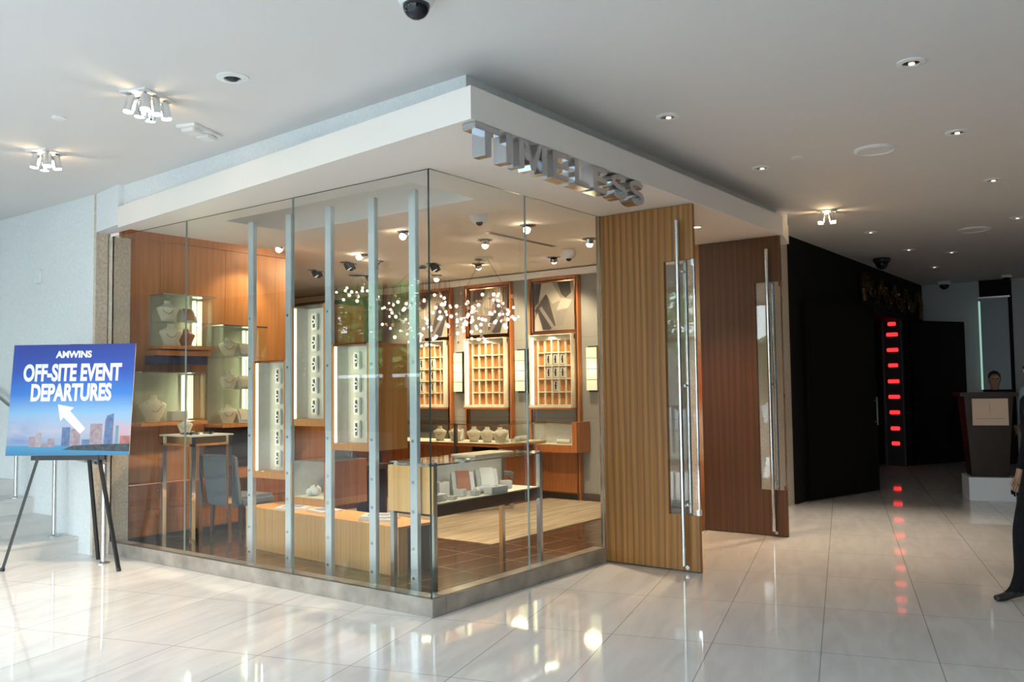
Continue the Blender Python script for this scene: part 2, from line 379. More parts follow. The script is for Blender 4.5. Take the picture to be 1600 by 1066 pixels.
# ---- tall entrance doors, both standing open
def shop_door(n, x, veneer):
    t = thing('door_%d' % n, None, None, (x, 0, 0)); t['kind'] = 'structure'
    fr = MB().ext([(-.022, 0, .012), (-.022, -.895, .012), (-.022, -.895, .47), (-.022, -.62, .47), (-.022, -.62, 2.615), (-.022, -.895, 2.615), (-.022, -.895, 3.085), (-.022, 0, 3.085)], (.044, 0, 0))
    fr.build('door_leaf', veneer, t)
    g = MB().box(-.006, .006, -.892, -.618, .472, 2.612)
    for f in g.b.faces: f.normal_update(); f.material_index = 0 if abs(f.normal.x) > .5 else 1
    g.build('glass_panel', ['glass', 'chrome'], t)
    MB().box(-.012, .012, -.897, -.889, .472, 2.612).box(-.024, .024, -.90, -.875, 2.56, 2.615).box(-.024, .024, -.90, -.875, .47, .52).build('edge_rail', 'chrome', t)
    for s in (-1, 1):
        h = MB().cyl((s*.075, -.775, .06), (s*.075, -.775, 2.95), .019, seg=20)
        for z in (.55, 1.55, 2.52): h.cyl((s*.015, -.775, z), (s*.075, -.775, z), .011)
        h.build('pull_bar', 'steel', t, smooth=False)
    MB().cyl((-.035, -.785, .04), (.03, -.785, .04), .017, seg=20).cyl((-.042, -.785, .04), (-.035, -.785, .04), .009).build('floor_lock', 'steel', t)
    MB().box(-.022, .022, -.895, -.01, .004, .012).build('bottom_seal', 'black', t)
    return t
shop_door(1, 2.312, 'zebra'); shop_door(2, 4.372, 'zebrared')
struct('trim_5', MB().box(2.287, 2.337, 0.0, .05, .0, 3.09).box(4.36, 4.42, 0, .05, 0, 3.09), 'bronze')
# dark restaurant doors
def dark_door(n, p, q, top):
    p = Vector((*p, 0)); q = Vector((*q, 0)); L = (q-p).length; a = math.atan2(q.y-p.y, q.x-p.x)
    t = thing('door_%d' % n, None, None, tuple(p), a); t['kind'] = 'structure'
    MB().box(0, L, -.03, .03, .02, top).build('door_leaf', 'blackwood', t)
    MB().box(.09, L-.12, -.034, .034, .12, top-.14).build('door_panel', 'blackwood', t)
    h = MB().cyl((L-.07, -.07, .95), (L-.07, -.07, 1.35), .012)
    for z in (1.0, 1.3): h.cyl((L-.07, -.07, z), (L-.07, -.02, z), .008)
    h.build('pull_handle', 'darksteel', t)
dark_door(3, (7.2, -.17), (8.85, -.62), 2.66); dark_door(4, (13.25, -.17), (14.45, -.86), 2.72)

# ---- steps at the left wall
for i in range(5):
    struct('trim_%d' % (6+i), MB().box(-3.2, -.122, 4.54+.46*i, 4.54+.46*(i+1)+.02, 0, .16*(i+1)-.035).box(-3.2, -.122, 4.525+.46*i, 4.54+.46*(i+1)+.01, .16*(i+1)-.035, .16*(i+1), .004), 'step')
struct('floor_upper', MB().box(-6.5, -.122, 6.84, 11.8, 0, .80), 'step')

# far wall dressing
struct('trim_11', MB().box(14.42, 14.5, -1.71, -1.17, 0, 3.5), 'darkwall')
pw = thing('wall_light_panel', 'tall narrow pale panel with green lit edge on dark strip of far wall', 'panel', (14.42, -1.42, 1.4))
MB().box(-.03, 0, -.235, .235, 0, 1.75).build('panel', mat('grey blue frosted panel', (.30, .34, .38), .4), pw)
MB().box(-.032, -.001, .236, .27, 0, 1.7).build('light_strip', mat('dim green lit edge', (.5, .8, .7), .4, emit=(.45, .8, .65), estr=.35), pw)
MB().box(-.034, 0, -.27, .27, 1.75, 1.78).build('top_rail', 'steel', pw)

# ================================================================== LAMPS OF THE LOBBY CEILING
def cluster(name, label, loc, rotz, n, energy, aim):
    t = thing(name, label, 'ceiling light', loc, rotz)
    cols = (n+1)//2
    MB().box(-.03-.04*cols, .03+.04*cols, -.10, .10, -.012, 0).build('base_plate', 'white', t)
    k = 0
    for i in range(cols):
        for j in (-1, 1):
            if k >= n: break
            k += 1
            x = (i-(cols-1)/2)*.085; y = j*.05
            dx, dy = .02*(i-(cols-1)/2), .015*j
            MB().cyl((x, y, -.012), (x, y, -.03), .012).cyl((x, y, -.03), (x+dx, y+dy, -.13), .035, seg=20).build('lamp_barrel', 'chrome', t)
            MB().cyl((x+dx, y+dy, -.13), (x+dx*1.02, y+dy*1.02, -.135), .031, seg=20).build('lamp_lens', 'lampcluster', t)
    for a in aim:
        light('cluster_beam', 'SPOT', (loc[0], loc[1], loc[2]-.2), energy, (1, .85, .66), a, spot_size=math.radians(80), spot_blend=.9, shadow_soft_size=.06)
    light('cluster_glow', 'POINT', (loc[0], loc[1], loc[2]-.10), energy*.03, (1, .70, .38), shadow_soft_size=.04)
    return t
cluster('spotlight_cluster', 'six lamp chrome spotlight cluster nearest the canopy on the left ceiling', (-1.37, 1.24, 3.5), .35, 6, 120, [(-1.1, 1.9, 0)])
cluster('spotlight_cluster', 'four lamp chrome spotlight cluster at far left of the ceiling', (-1.14, 3.12, 3.5), .35, 4, 90, [(-.9, 3.0, 0)])
cluster('spotlight_cluster', 'bright spotlight cluster glowing past the right end of the canopy', (5.52, -1.03, 3.5), .3, 4, 170, [(5.2, -1.3, 0)])
def downlight(loc, label, r=.085, lit='bronze', cat='downlight', group='recessed downlights of the lobby ceiling'):
    t = thing('downlight', label, cat, loc, 0, group)
    MB().lathe([(r, 0), (r, -.008), (r*.62, -.012), (r*.6, -.002), (r*.6, 0)]).build('trim_ring', 'white', t)
    MB().cyl((0, 0, -.001), (0, 0, -.006), r*.58).build('lamp_lens', lit, t)
    MB().cyl((.012, 0, -.006), (.012, .0, -.011), r*.22).build('bulb', 'lampsoft', t)
    return t
for loc, lab in (((1.18, -2.88), 'white ringed downlight nearest the upper right of the ceiling'), ((1.21, -1.23), 'small downlight above the letters along the canopy'),
                 ((3.01, -2.81), 'downlight right of the large round ceiling speaker'), ((3.11, -1.2), 'downlight between canopy edge and small round sprinkler cap'),
                 ((5.03, -2.77), 'downlight at right third back from the camera'), ((7.43, -2.68), 'downlight at far right edge of the ceiling'),
                 ((7.29, -1.04), 'downlight behind the glowing spotlight cluster'), ((9.22, -1.07), 'dim downlight before the dark doors'),
                 ((9.94, -1.51), 'dim downlight right of the black dome over dark doors'), ((11.58, -.95), 'faint downlight furthest back near the dark wall')):
    downlight((*loc, 3.5), lab)
t = thing('downlight', 'white ringed ceiling spot with black centre near the canopy at left', 'downlight', (-1.23, .52, 3.5))
MB().lathe([(.10, 0), (.10, -.006), (.055, -.012), (.05, -.002), (.05, 0)]).build('trim_ring', 'white', t); MB().sph((0, 0, 0), .042, sc_=(1, 1, .6)).build('eyeball', 'black', t)
def speaker(loc, r, label):
    t = thing('ceiling_speaker', label, 'speaker', loc)
    MB().lathe([(r, 0), (r, -.012), (r*.86, -.02), (r*.84, -.008), (r*.84, 0)], seg=36).build('rim', 'white', t)
    MB().cyl((0, 0, -.002), (0, 0, -.012), r*.85, seg=36).build('grille', 'paint', t)
speaker((3.12, -2.17, 3.5), .165, 'large round white speaker flush in the right ceiling'); speaker((7.96, -2.13, 3.5), .20, 'round speaker further back by the far right ceiling')
t = thing('sprinkler_cap', 'small round white cap beside the large ceiling speaker', 'sprinkler', (2.96, -1.57, 3.5)); MB().lathe([(.045, 0), (.045, -.01), (.03, -.016)]).build('cap', 'paint', t)
t = thing('sprinkler_cap', 'tiny round cap between the two left spotlight clusters', 'sprinkler', (-1.51, 2.14, 3.5)); MB().lathe([(.05, 0), (.05, -.008), (.035, -.014)]).build('cap', 'paint', t)
def dome(loc, s, label, body='white', down=.0):
    t = thing('dome_camera', label, 'security camera', loc)
    MB().lathe([(.105*s, 0), (.11*s, -.025*s), (.095*s, -.055*s), (.082*s, -.06*s)], seg=28).build('housing', body, t, smooth=True)
    prof = [(.08*s*math.cos(a), -.06*s-.085*s*math.sin(a)) for a in [i*math.pi/16 for i in range(8)]]
    MB().lathe(prof, seg=28).build('dome_lens', 'blackgloss', t, smooth=True)
dome((-1.36, -1.155, 3.5), .85, 'black dome security camera at top centre of the picture')
dome((9.92, -.52, 3.5), 1.2, 'all black dome camera above the dark doors', 'black'); dome((14.36-.3, -.63, 3.5), 1.1, 'white rimmed dome camera near the far wall')
dome((13.78, -1.73, 3.5), .8, 'small white dome camera above far wall dark strip')
t = thing('exit_light', 'white twin head emergency light on the ceiling by the canopy', 'emergency light', (-.72, 1.64, 3.5), .35)
MB().box(-.17, .17, -.08, .08, -.022, 0, .004).build('plate', 'white', t)
for s in (-1, 1): MB().box(s*.085-.06, s*.085+.06, -.055, .055, -.05, -.022, .006).build('lamp_head', 'paint', t)
t = thing('downlight', 'small lit downlight under the canopy between the two doors', 'downlight', (3.35, -.45, 3.09))
MB().lathe([(.05, 0), (.05, -.006), (.035, -.008), (.033, 0)]).build('trim_ring', 'white', t); MB().cyl((0, 0, -.001), (0, 0, -.005), .033).build('lamp_lens', 'lamp', t)
light('canopy_beam', 'SPOT', (3.35, -.45, 3.07), 90, (1, .66, .36), (3.35, -.5, 0), spot_size=math.radians(100), spot_blend=.7, shadow_soft_size=.04)

# ================================================================== SIGN LETTERS UNDER THE CANOPY
sg = thing('shop_sign', 'chrome letters TIMELESS standing out below the canopy edge', 'sign', (-.63, -.93, 2.905))
D_ = .10; HT = .182; ST = .05     # depth, height, stroke
def L_box(mb, x0, x1, z0, z1): mb.box(x0, x1, 0, D_, z0, z1, .002)
def letter_E(x, w_=.17):
    mb = MB(); L_box(mb, x, x+ST, 0, HT)
    for z in (0, (HT-.036)/2, HT-.036): L_box(mb, x+ST-.004, x+w_, z, z+.036)
    return mb
mb = MB(); L_box(mb, 0, .21, HT-.04, HT); L_box(mb, .08, .135, 0, HT-.038); mb.build('letter', 'signchrome', sg)
mb = MB(); L_box(mb, .265, .325, 0, HT); mb.build('letter', 'signchrome', sg)
mb = MB(); x = .385; wM = .27
for a, b in ((x, x+ST), (x+wM-ST, x+wM)): L_box(mb, a, b, 0, HT)
mb.ext([(x+ST-.006, 0, HT), (x+wM/2-.022, 0, 0), (x+wM/2+.022, 0, 0), (x+wM-ST+.006, 0, HT), (x+wM-ST-.03, 0, HT), (x+wM/2, 0, .055), (x+ST+.03, 0, HT)], (0, D_, 0))
mb.build('letter', 'signchrome', sg)
letter_E(.72).build('letter', 'signchrome', sg)
mb = MB(); L_box(mb, .955, .955+ST, 0, HT); L_box(mb, .955+ST-.004, 1.125, 0, .04); mb.build('letter', 'signchrome', sg)
letter_E(1.17).build('letter', 'signchrome', sg)
def letter_S(x, w_=.2):
    r = HT/4; t_ = .019; cx = x+w_/2; pts = []
    rx = w_/2-t_
    for i in range(15):
        a = math.radians(20+ (270-20)*i/14); pts.append((cx+rx*math.cos(a), HT*.75-t_/2+(r-t_/2)*math.sin(a)))
    for i in range(1, 15):
        a = math.radians(90-250*i/14); pts.append((cx+rx*math.cos(a), HT*.25+t_/2+(r-t_/2)*math.sin(a)))
    L_, R2 = [], []
    for i, p in enumerate(pts):
        a = Vector(pts[max(0, i-1)]); b = Vector(pts[min(len(pts)-1, i+1)]); d = (b-a).normalized(); n = Vector((-d.y, d.x))*t_
        L_.append((p[0]+n.x, p[1]+n.y)); R2.append((p[0]-n.x, p[1]-n.y))
    mb = MB(); b = mb.b
    rows = [[b.verts.new((q[0], y, q[1])) for q in pp] for pp, y in ((L_, 0), (R2, 0), (R2, D_), (L_, D_))]
    n = len(pts)
    for i in range(n-1):
        for k in range(4): b.faces.new((rows[k][i], rows[k][i+1], rows[(k+1) % 4][i+1], rows[(k+1) % 4][i]))
    b.faces.new([rows[k][0] for k in range(4)]); b.faces.new([rows[k][n-1] for k in range(4)])
    return mb
letter_S(1.40).build('letter', 'signchrome', sg); letter_S(1.635).build('letter', 'signchrome', sg)
sg.scale = (1.10, 1, 1)

# ================================================================== EVENT SIGN ON ITS EASEL
n_ang = math.atan2(-.58, -.89)      # the way the board faces
ez = thing('easel', 'black three legged display easel holding the blue event sign', 'easel', (-.66, 3.775, 0), n_ang+math.pi/2)
# local: x along the board (left in picture = -x), y away from the viewer, z up
th = math.radians(6)
def onb(x, z, off=0): return (x, z*math.sin(th)+off, z*math.cos(th))
for s in (-1, 1): MB().bar(onb(s*.53, 0), onb(s*.03, 2.0), .03, .022).cyl(onb(s*.53, 0), onb(s*.525, .03), .019).build('leg', 'black', ez)
MB().bar((.05, .53, 0), (0, .25, 1.98), .03, .022).build('leg', 'black', ez)
MB().bar(onb(-.34, .985), onb(.34, .985), .03, .04).build('ledge', 'black', ez)
MB().box(-.06, .06, .20, .26, 1.90, 2.0).build('top_bracket', 'black', ez)
bd = thing('event_sign', 'blue poster board reading OFF-SITE EVENT DEPARTURES propped on the easel', 'sign board', (-.66, 3.775, 0), n_ang+math.pi/2)
BW, BH, B0 = 1.14, 1.0, 1.005
m_, t_, b_ = newmat('printed dusk sky'); b_.inputs['Roughness'].default_value = .45
tc = t_.nodes.new('ShaderNodeTexCoord'); sp = t_.nodes.new('ShaderNodeSeparateXYZ'); t_.links.new(tc.outputs['Object'], sp.inputs[0])
def tmath(op, a, b):
    n = t_.nodes.new('ShaderNodeMath'); n.operation = op
    for i, v in enumerate((a, b)):
        if isinstance(v, (int, float)): n.inputs[i].default_value = v
        else: t_.links.new(v, n.inputs[i])
    return n.outputs[0]
nz = t_.nodes.new('ShaderNodeTexNoise'); nz.inputs['Scale'].default_value = 3.2; nz.inputs['Detail'].default_value = 6
mpz = t_.nodes.new('ShaderNodeMapping'); mpz.inputs['Scale'].default_value = (1, 1, 3.2); t_.links.new(tc.outputs['Object'], mpz.inputs[0]); t_.links.new(mpz.outputs[0], nz.inputs['Vector'])
hz = tmath('MULTIPLY', tmath('SUBTRACT', sp.outputs['Z'], 1.0), 1.0)
rp = t_.nodes.new('ShaderNodeValToRGB'); t_.links.new(hz, rp.inputs[0])
e = rp.color_ramp.elements
e[0].position = 0; e[0].color = (.03, .16, .33, 1); e[1].position = 1; e[1].color = (.010, .035, .29, 1)
for p, c in ((.085, (.05, .25, .45)), (.095, (.20, .30, .46)), (.22, (.40, .42, .54)), (.38, (.22, .42, .66)), (.55, (.03, .18, .60)), (.75, (.012, .065, .42))):
    q = e.new(p); q.color = (*c, 1)
# clouds low in the sky, pink towards the right
cl = tmath('GREATER_THAN', hz, .10); lo = tmath('MULTIPLY', cl, tmath('SUBTRACT', 1.0, tmath('MULTIPLY', hz, 2.6)))
rc = t_.nodes.new('ShaderNodeValToRGB'); rc.color_ramp.elements[0].position = .42; rc.color_ramp.elements[1].position = .62; t_.links.new(nz.outputs[0], rc.inputs[0])
fac = t_.nodes.new('ShaderNodeMath'); fac.operation = 'MULTIPLY'; fac.use_clamp = True; t_.links.new(rc.outputs[0], fac.inputs[0]); t_.links.new(lo, fac.inputs[1])
ccol = t_.nodes.new('ShaderNodeValToRGB'); t_.links.new(tmath('ADD', sp.outputs['X'], .5), ccol.inputs[0])
ccol.color_ramp.elements[0].color = (.10, .17, .42, 1); ccol.color_ramp.elements[1].color = (.62, .23, .27, 1); q = ccol.color_ramp.elements.new(.55); q.color = (.40, .40, .53, 1)
mx = t_.nodes.new('ShaderNodeMix'); mx.data_type = 'RGBA'; t_.links.new(fac.outputs[0], mx.inputs['Factor']); t_.links.new(rp.outputs[0], mx.inputs['A']); t_.links.new(ccol.outputs[0], mx.inputs['B'])
t_.links.new(mx.outputs['Result'], b_.inputs['Base Color'])
M['print'] = m_
def tilt(mb, off):        # flat board coordinates (x, z) laid on the leaning easel
    for v in mb.b.verts:
        z = v.co.z; y = v.co.y+off
        v.co.y = z*math.sin(th)+y*math.cos(th); v.co.z = z*math.cos(th)-y*math.sin(th)
    return mb
pb = MB().box(-BW/2, BW/2, -.005, .005, B0, B0+BH)
for f in pb.b.faces: f.normal_update(); f.material_index = 0 if f.normal.y < -.5 else 1
tilt(pb, -.025).build('board', ['print', 'white'], bd)
sk = MB()   # skyline printed on the lower part
for i, (x0, x1, z0, z1, mi) in enumerate(((-.36, -.305, .075, .165, 0), (-.30, -.25, .075, .20, 1), (-.24, -.19, .075, .11, 0), (-.185, -.125, .075, .15, 0), (-.06, .015, .08, .25, 2), (.02, .11, .08, .235, 0),
                                     (.13, .20, .08, .14, 2), (.20, .31, .08, .28, 0), (.33, .41, .08, .37, 2), (.435, .46, .08, .26, 3), (.48, .57, .08, .17, 4))):
    sk.mat(mi)
    if mi == 2 and z1 > .3: sk.ext([(x0, -.001, B0+z0), (x1, -.001, B0+z0), (x1, -.001, B0+z1), (x0+.02, -.001, B0+z1-.02), (x0+.005, -.001, B0+z1-.06)], (0, .001, 0))
    else: sk.box(x0, x1, -.001, 0, B0+z0, B0+z1)
sk.mat(5); sk.ext([(-.05, -.0012, B0+.05), (.57, -.0012, B0+.03), (.57, -.0012, B0+.10), (.25, -.0012, B0+.095), (.05, -.0012, B0+.085)], (0, .0012, 0))
tilt(sk, -.0305).build('printed_skyline', [mat('print mauve tower', (.30, .23, .27), .5, noise=.25, nscale=30), mat('print grey tower', (.36, .30, .33), .5, noise=.2, nscale=30), mat('print blue tower', (.09, .15, .30), .5, noise=.3, nscale=25),
        mat('print teal tower', (.10, .28, .36), .5), mat('print rust block', (.35, .13, .12), .5, noise=.3, nscale=20), mat('print dark shore', (.03, .045, .06), .5, noise=.6, nscale=30)], bd)
M['ink'] = mat('white print ink', (.86, .86, .90), .5)
for nm, txt, size, xs, bo, cz in (('lettering', 'AMWINS', .083, 1.0, .0035, .905), ('lettering', 'OFF-SITE EVENT', .185, .69, .0075, .735), ('lettering', 'DEPARTURES', .185, .69, .0075, .555)):
    tb = text_bm(txt, size, .001, xs, bo)
    for v in tb.b.verts: v.co = Vector((v.co.x+(.0 if cz > .9 else -.005), v.co.z, v.co.y+B0+cz))
    if cz < .9:
        for v in tb.b.verts: v.co.z = B0+cz+(v.co.z-B0-cz)*1.12
    tilt(tb, -.031).build(nm, 'ink', bd)
ar = MB(); a0 = Vector((-.115, B0+.455)); d = Vector((.24, -.235)).normalized(); n = Vector((-d.y, d.x))
P_ = lambda u, v: (a0+d*u+n*v)
ar.ext([(p.x, -.001, p.y) for p in (P_(0, 0), P_(.13, -.085), P_(.125, -.04), P_(.345, -.032), P_(.345, .032), P_(.125, .04), P_(.13, .085))], (0, .001, 0))
tilt(ar, -.0322).build('arrow', 'ink', bd)

# railing of the steps
rl_ = thing('stair_railing', 'brushed steel handrail with round posts beside the pale steps', 'railing', (-.26, 3.8, 0))
for y, z0 in ((0, 0), (.93, .16), (1.75, .48)):
    MB().cyl((0, y, z0), (0, y, z0+.90), .021, seg=14).build('post', 'steel', rl_)
    MB().lathe([(.06, 0), (.06, .008), (.024, .02)], c=(0, y, z0)).build('base_flange', 'steel', rl_)
MB().tube([(0, -.0, .90), (0, .6, .94), (0, 1.75, 1.38), (0, 3.0, 1.82)], .022, 12).build('handrail', 'steel', rl_)
sw = thing('wall_sensor', 'small white box high on the left stone wall', 'sensor', (-.12, 5.4, 2.78))
MB().box(-.035, 0, -.045, .045, -.07, .07, .006).build('cover', 'white', sw); MB().box(-.037, -.034, -.02, .02, -.03, 0).build('lens', 'paint', sw)

# ================================================================== INSIDE THE SHOP
# ---- lamps of the shop ceiling
def shop_spot(loc, aim, energy, label, lit='lamp', size=75, color=WARM, head=True, grp='recessed spotlights of the shop ceiling'):
    t = thing('shop_spotlight', label, 'spotlight', loc, 0, grp)
    MB().lathe([(.085, 0), (.085, -.006), (.06, -.010), (.058, 0)], seg=24).build('trim_ring', 'darksteel', t)
    d = (Vector(aim)-Vector(loc)).normalized()
    MB().cyl((0, 0, -.002), d*.055, .046, seg=20).build('lamp_head', 'chrome', t)
    MB().sph(tuple(d*.062), .036, 16).build('lamp_lens', lit, t, smooth=True)
    if energy:
        p = Vector(loc)+d*.13
        light('shop_beam', 'SPOT', p, energy, color, aim, spot_size=math.radians(size), spot_blend=.6, shadow_soft_size=.04)
    return t
Zc = 3.22
shop_spot((2.78, 1.16, Zc), (1.6, 1.0, .9), 75, 'blazing spotlight by the joint of the two right glass panes')
shop_spot((3.19, 2.05, Zc), (3.4, 2.3, 0), 60, 'largest blazing spotlight in the middle of the shop ceiling', size=110)
shop_spot((3.9, 1.11, Zc), (4.4, 1.6, 0), 36, 'glowing spotlight beside the striped door')
shop_spot((3.03, 3.86, Zc), (1.1, 4.3, 1.9), 20, 'bright spotlight left of the fourth chrome post', size=90)
shop_spot((3.53, 4.12, Zc), (2.2, 4.36, 1.6), 18, 'small bright spotlight just right of the fourth chrome post')
shop_spot((2.22, 2.36, Zc), (.9, 2.6, .8), 75, 'bright spotlight left of the fifth chrome post', size=90)
shop_spot((5.11, 4.5, Zc), (5.0, 4.5, 0), 60, 'lit ceiling lamp near the back wall by the glass corner', size=100)
shop_spot((4.8, 2.21, Zc), (5.78, 2.8, 1.9), 38, 'violet tinted spotlight before the framed abstract picture', lit='lampviolet', size=80)
shop_spot((4.6, 3.3, Zc), (5.78, 4.0, 1.9), 42, 'spotlight behind the chandelier facing the middle watch case', size=80)
shop_spot((4.5, 5.3, Zc), (5.78, 5.2, 1.9), 42, 'spotlight behind the left chandelier facing the left watch case', size=80)
shop_spot((1.9, 4.0, Zc), (1.2, 4.4, 1.5), 10, 'lit recessed lamp in front of the teak wall', size=90)
def twin(loc, label, rot=0):
    t = thing('twin_spotlight', label, 'spotlight', loc, rot, 'black twin spotlights of the shop ceiling')
    MB().box(-.13, .13, -.06, .06, -.008, 0).build('base_plate', 'darksteel', t)
    for s in (-1, 1):
        MB().cyl((s*.065, 0, -.008), (s*.065+.02, -.03, -.085), .042, seg=18).build('lamp_head', 'black', t)
        MB().cyl((s*.065+.0205, -.031, -.086), (s*.065+.022, -.033, -.09), .030, seg=18).build('lamp_lens', 'lampsoft' if s < 0 else 'chrome', t)
twin((3.61, 5.41, Zc), 'black twin spotlight seen between second and third chrome posts', .4)
twin((3.4, 4.52, Zc), 'black twin spotlight seen between third and fourth chrome posts', .4); twin((4.24, 3.77, Zc), 'black twin spotlight just right of the glass corner edge', .4)
def ball_camera(loc, label):
    t = thing('dome_camera', label, 'security camera', loc)
    MB().lathe([(.07, 0), (.085, -.02), (.09, -.06), (.08, -.09), (.05, -.115)], seg=24).build('housing', 'white', t, smooth=True); MB().sph((-.01, -.015, -.112), .035, 14).build('dome_lens', 'blackgloss', t, smooth=True)
ball_camera((1.88, 1.08, Zc), 'small white dome camera on the shop ceiling behind the right glass'); ball_camera((4.40, 1.73, Zc), 'small white dome camera on shop ceiling near the back wall')
for loc, L, lab in (((2.79, 1.71), 1.3, 'thin dark slot vent along the middle of the shop ceiling'), ((1.62, 3.9), .22, 'short dark slot vent near the teak wall')):
    t = thing('slot_vent', lab, 'vent', (*loc, Zc)); MB().box(0, L, -.05, .05, -.004, 0).build('frame', 'shopceil', t); MB().box(.02, L-.02, -.035, .035, -.006, -.003).build('slot', 'black', t)

# ---- chrome posts
post = thing('chrome_post', 'leftmost of the five tall polished posts behind the left glass', 'post', (.44, 2.564, .005), 0, 'chrome posts along the left glass')
MB().box(-.022, .022, -.036, .036, 0, 3.085, .003).build('shaft', 'postmetal', post)
MB().box(-.026, .026, -.036, .036, 0, .012).build('foot_plate', 'steel', post)
for z in (.12, .34, .62, .84, 1.15, 1.75, 2.2): MB().cyl((-.03, 0, z), (-.021, 0, z), .012, seg=10).build('fixing_stud', 'steel', post)
for y, lab in ((2.039, 'second chrome post from the left between two hanging glass cases'), (1.526, 'middle one of the five chrome posts'), (1.01, 'fourth and widest looking chrome post right of the third case'), (.565, 'rightmost chrome post close to the glass corner')):
    dup(post, (.44, y, .005), lab)

# ---- hanging display cases with watches between the posts
def watch(loc, label, rotz=0.0, group='watches in the hanging cases', s=1.0, parent_pad=True):
    """faces -x; white pad with a dark strapped watch"""
    t = thing('watch', label, 'watch', loc, rotz, group)
    MB().box(-.024*s, 0, -.038*s, .038*s, -.072*s, .072*s, .006*s).build('pad', 'whitepad', t)
    MB().box(-.028*s, -.023*s, -.011*s, .011*s, -.052*s, .052*s).build('strap', 'black', t)
    MB().cyl((-.022*s, 0, 0), (-.032*s, 0, 0), .018*s, seg=18).build('watch_case', 'chrome', t)
    MB().cyl((-.0318*s, 0, 0), (-.0335*s, 0, 0), .0145*s, seg=18).build('dial', 'black', t)
    return t
W0 = None
def put_watch(loc, label, group, z_rot=0):
    global W0
    if W0 is None: W0 = watch(loc, label, 0, group); return W0
    return dup(W0, loc, label, z_rot, group)
def hang_case(y0, y1, z0, z1, label, cols, rows, who, deep=.44, ystart=None):
    x0 = .42; x1 = x0+deep
    t = thing('display_case', label, 'display case', (x0, (y0+y1)/2, z0), 0, 'display cases hanging between the posts')
    h = z1-z0; w_ = (y1-y0)/2
    MB().box(0, deep, -w_, w_, 0, .055).build('base_board', 'teak', t)
    MB().box(.0, deep, w_-.022, w_, .055, h).build('side_panel', 'teak', t)
    MB().box(.0, deep, -w_, -w_+.022, .055, h).build('side_panel', 'teak', t)
    MB().box(deep-.02, deep, -w_+.022, w_-.022, .055, h).build('back_panel', 'teak', t)
    MB().box(.02, .165, w_-.026, w_-.022, .055, h-.014).build('grey_lining', 'greyfab', t)
    MB().box(.004, deep, -w_+.022, w_-.022, h-.012, h).build('glass_top', 'caseglass', t)
    MB().box(.004, .010, -w_+.022, w_-.022, .055, h-.012).build('glass_front', 'caseglass', t)
    MB().box(.012, .03, w_-.040, w_-.0265, .06, h-.02).build('light_strip', 'strip', t)
    light('case_strip_glow', 'AREA', (x0+.06, (y0+y1)/2+w_-.06, (z0+z1)/2), .4, (1, .9, .65), (x0+.3, y0, (z0+z1)/2), shape='RECTANGLE', size=.03, size_y=h*.9)
    MB().box(.165, .18, -w_+.022, w_-.022, .055, h-.014).build('watch_board', 'boardcream', t)
    names = ['topmost', 'second from top', 'third from top', 'fourth from top', 'fifth from top', 'lowest']
    for c in range(cols):
        for r in range(rows):
            z = z0+.07+(h-.11)*(1-(r+.5)/rows); yc = ystart-c*.15
            nm = names[r] if r < rows-1 else 'lowest'
            put_watch((x0+.1645, yc, z), 'white padded watch, %s%s, %s' % (nm, '' if cols == 1 else (' of left column' if c == 0 else ' of right column'), who), 'watches in the hanging cases')
    return t
hang_case(2.075, 2.528, .785, 1.82, 'lit glass watch case hanging low between first and second posts', 1, 5, 'low left hanging case', ystart=2.36)
hang_case(1.5615, 2.0038, 1.25, 2.28, 'tallest set lit watch case hanging between second and third posts', 1, 5, 'high middle hanging case', ystart=1.868)
hang_case(1.046, 1.49, 1.06, 1.93, 'lit watch case with dark side hanging between third and fourth posts', 2, 4, 'hanging case beside the fourth post', ystart=1.34)

# ---- low glass vitrine between second and fourth post
t = thing('low_vitrine', 'small glass topped wooden vitrine hanging over the low bench', 'display case', (.42, 1.562, .585)); t.scale.y = .96
MB().box(0, .47, 0, .46, 0, .06).build('base_board', 'teak', t)
MB().box(0, .47, 0, .02, .06, .37).build('side_panel', 'redwood', t); MB().box(0, .47, .44, .46, .06, .37).build('side_panel', 'teak', t)  # same wood both sides; redder veneer puts shade into the unlit one
MB().box(.45, .47, .02, .44, .06, .37).build('back_panel', 'greyfab', t)
MB().box(.02, .45, .02, .44, .06, .066).build('lining', 'cream', t); MB().box(.01, .45, .432, .44, .066, .365).build('grey_lining', 'greyfab', t)
MB().box(.004, .01, .02, .44, .06, .365).build('glass_front', 'caseglass', t); MB().box(0, .47, 0, .46, .37, .378).build('glass_top', 'caseglass', t)
MB().bar((.435, .42, .34), (.435, .12, .09), .012).build('brace', 'greyfab', t)
def lump(loc, label, rz=0, s=1.0):
    t = thing('shell_display', label, 'jewellery stand', loc, rz)
    mb = MB(); mb.sph((0, 0, .045*s), .05*s, 12, (1, 1.2, .9)).sph((.05*s, .03*s, .037*s), .035*s, 10).sph((-.045*s, .02*s, .034*s), .032*s, 10)
    mb.build('stand', 'whitepad', t, smooth=True); MB().sph((-.02*s, -.03*s, .085*s), .012*s, 8).build('ring', 'brass', t)
lump((.55, 1.84, .652), 'white rounded ring stand on left inside the small wooden vitrine')
lump((.66, 1.69, .652), 'taller white rounded ring stand right inside the small wooden vitrine', 1.2, 1.15)

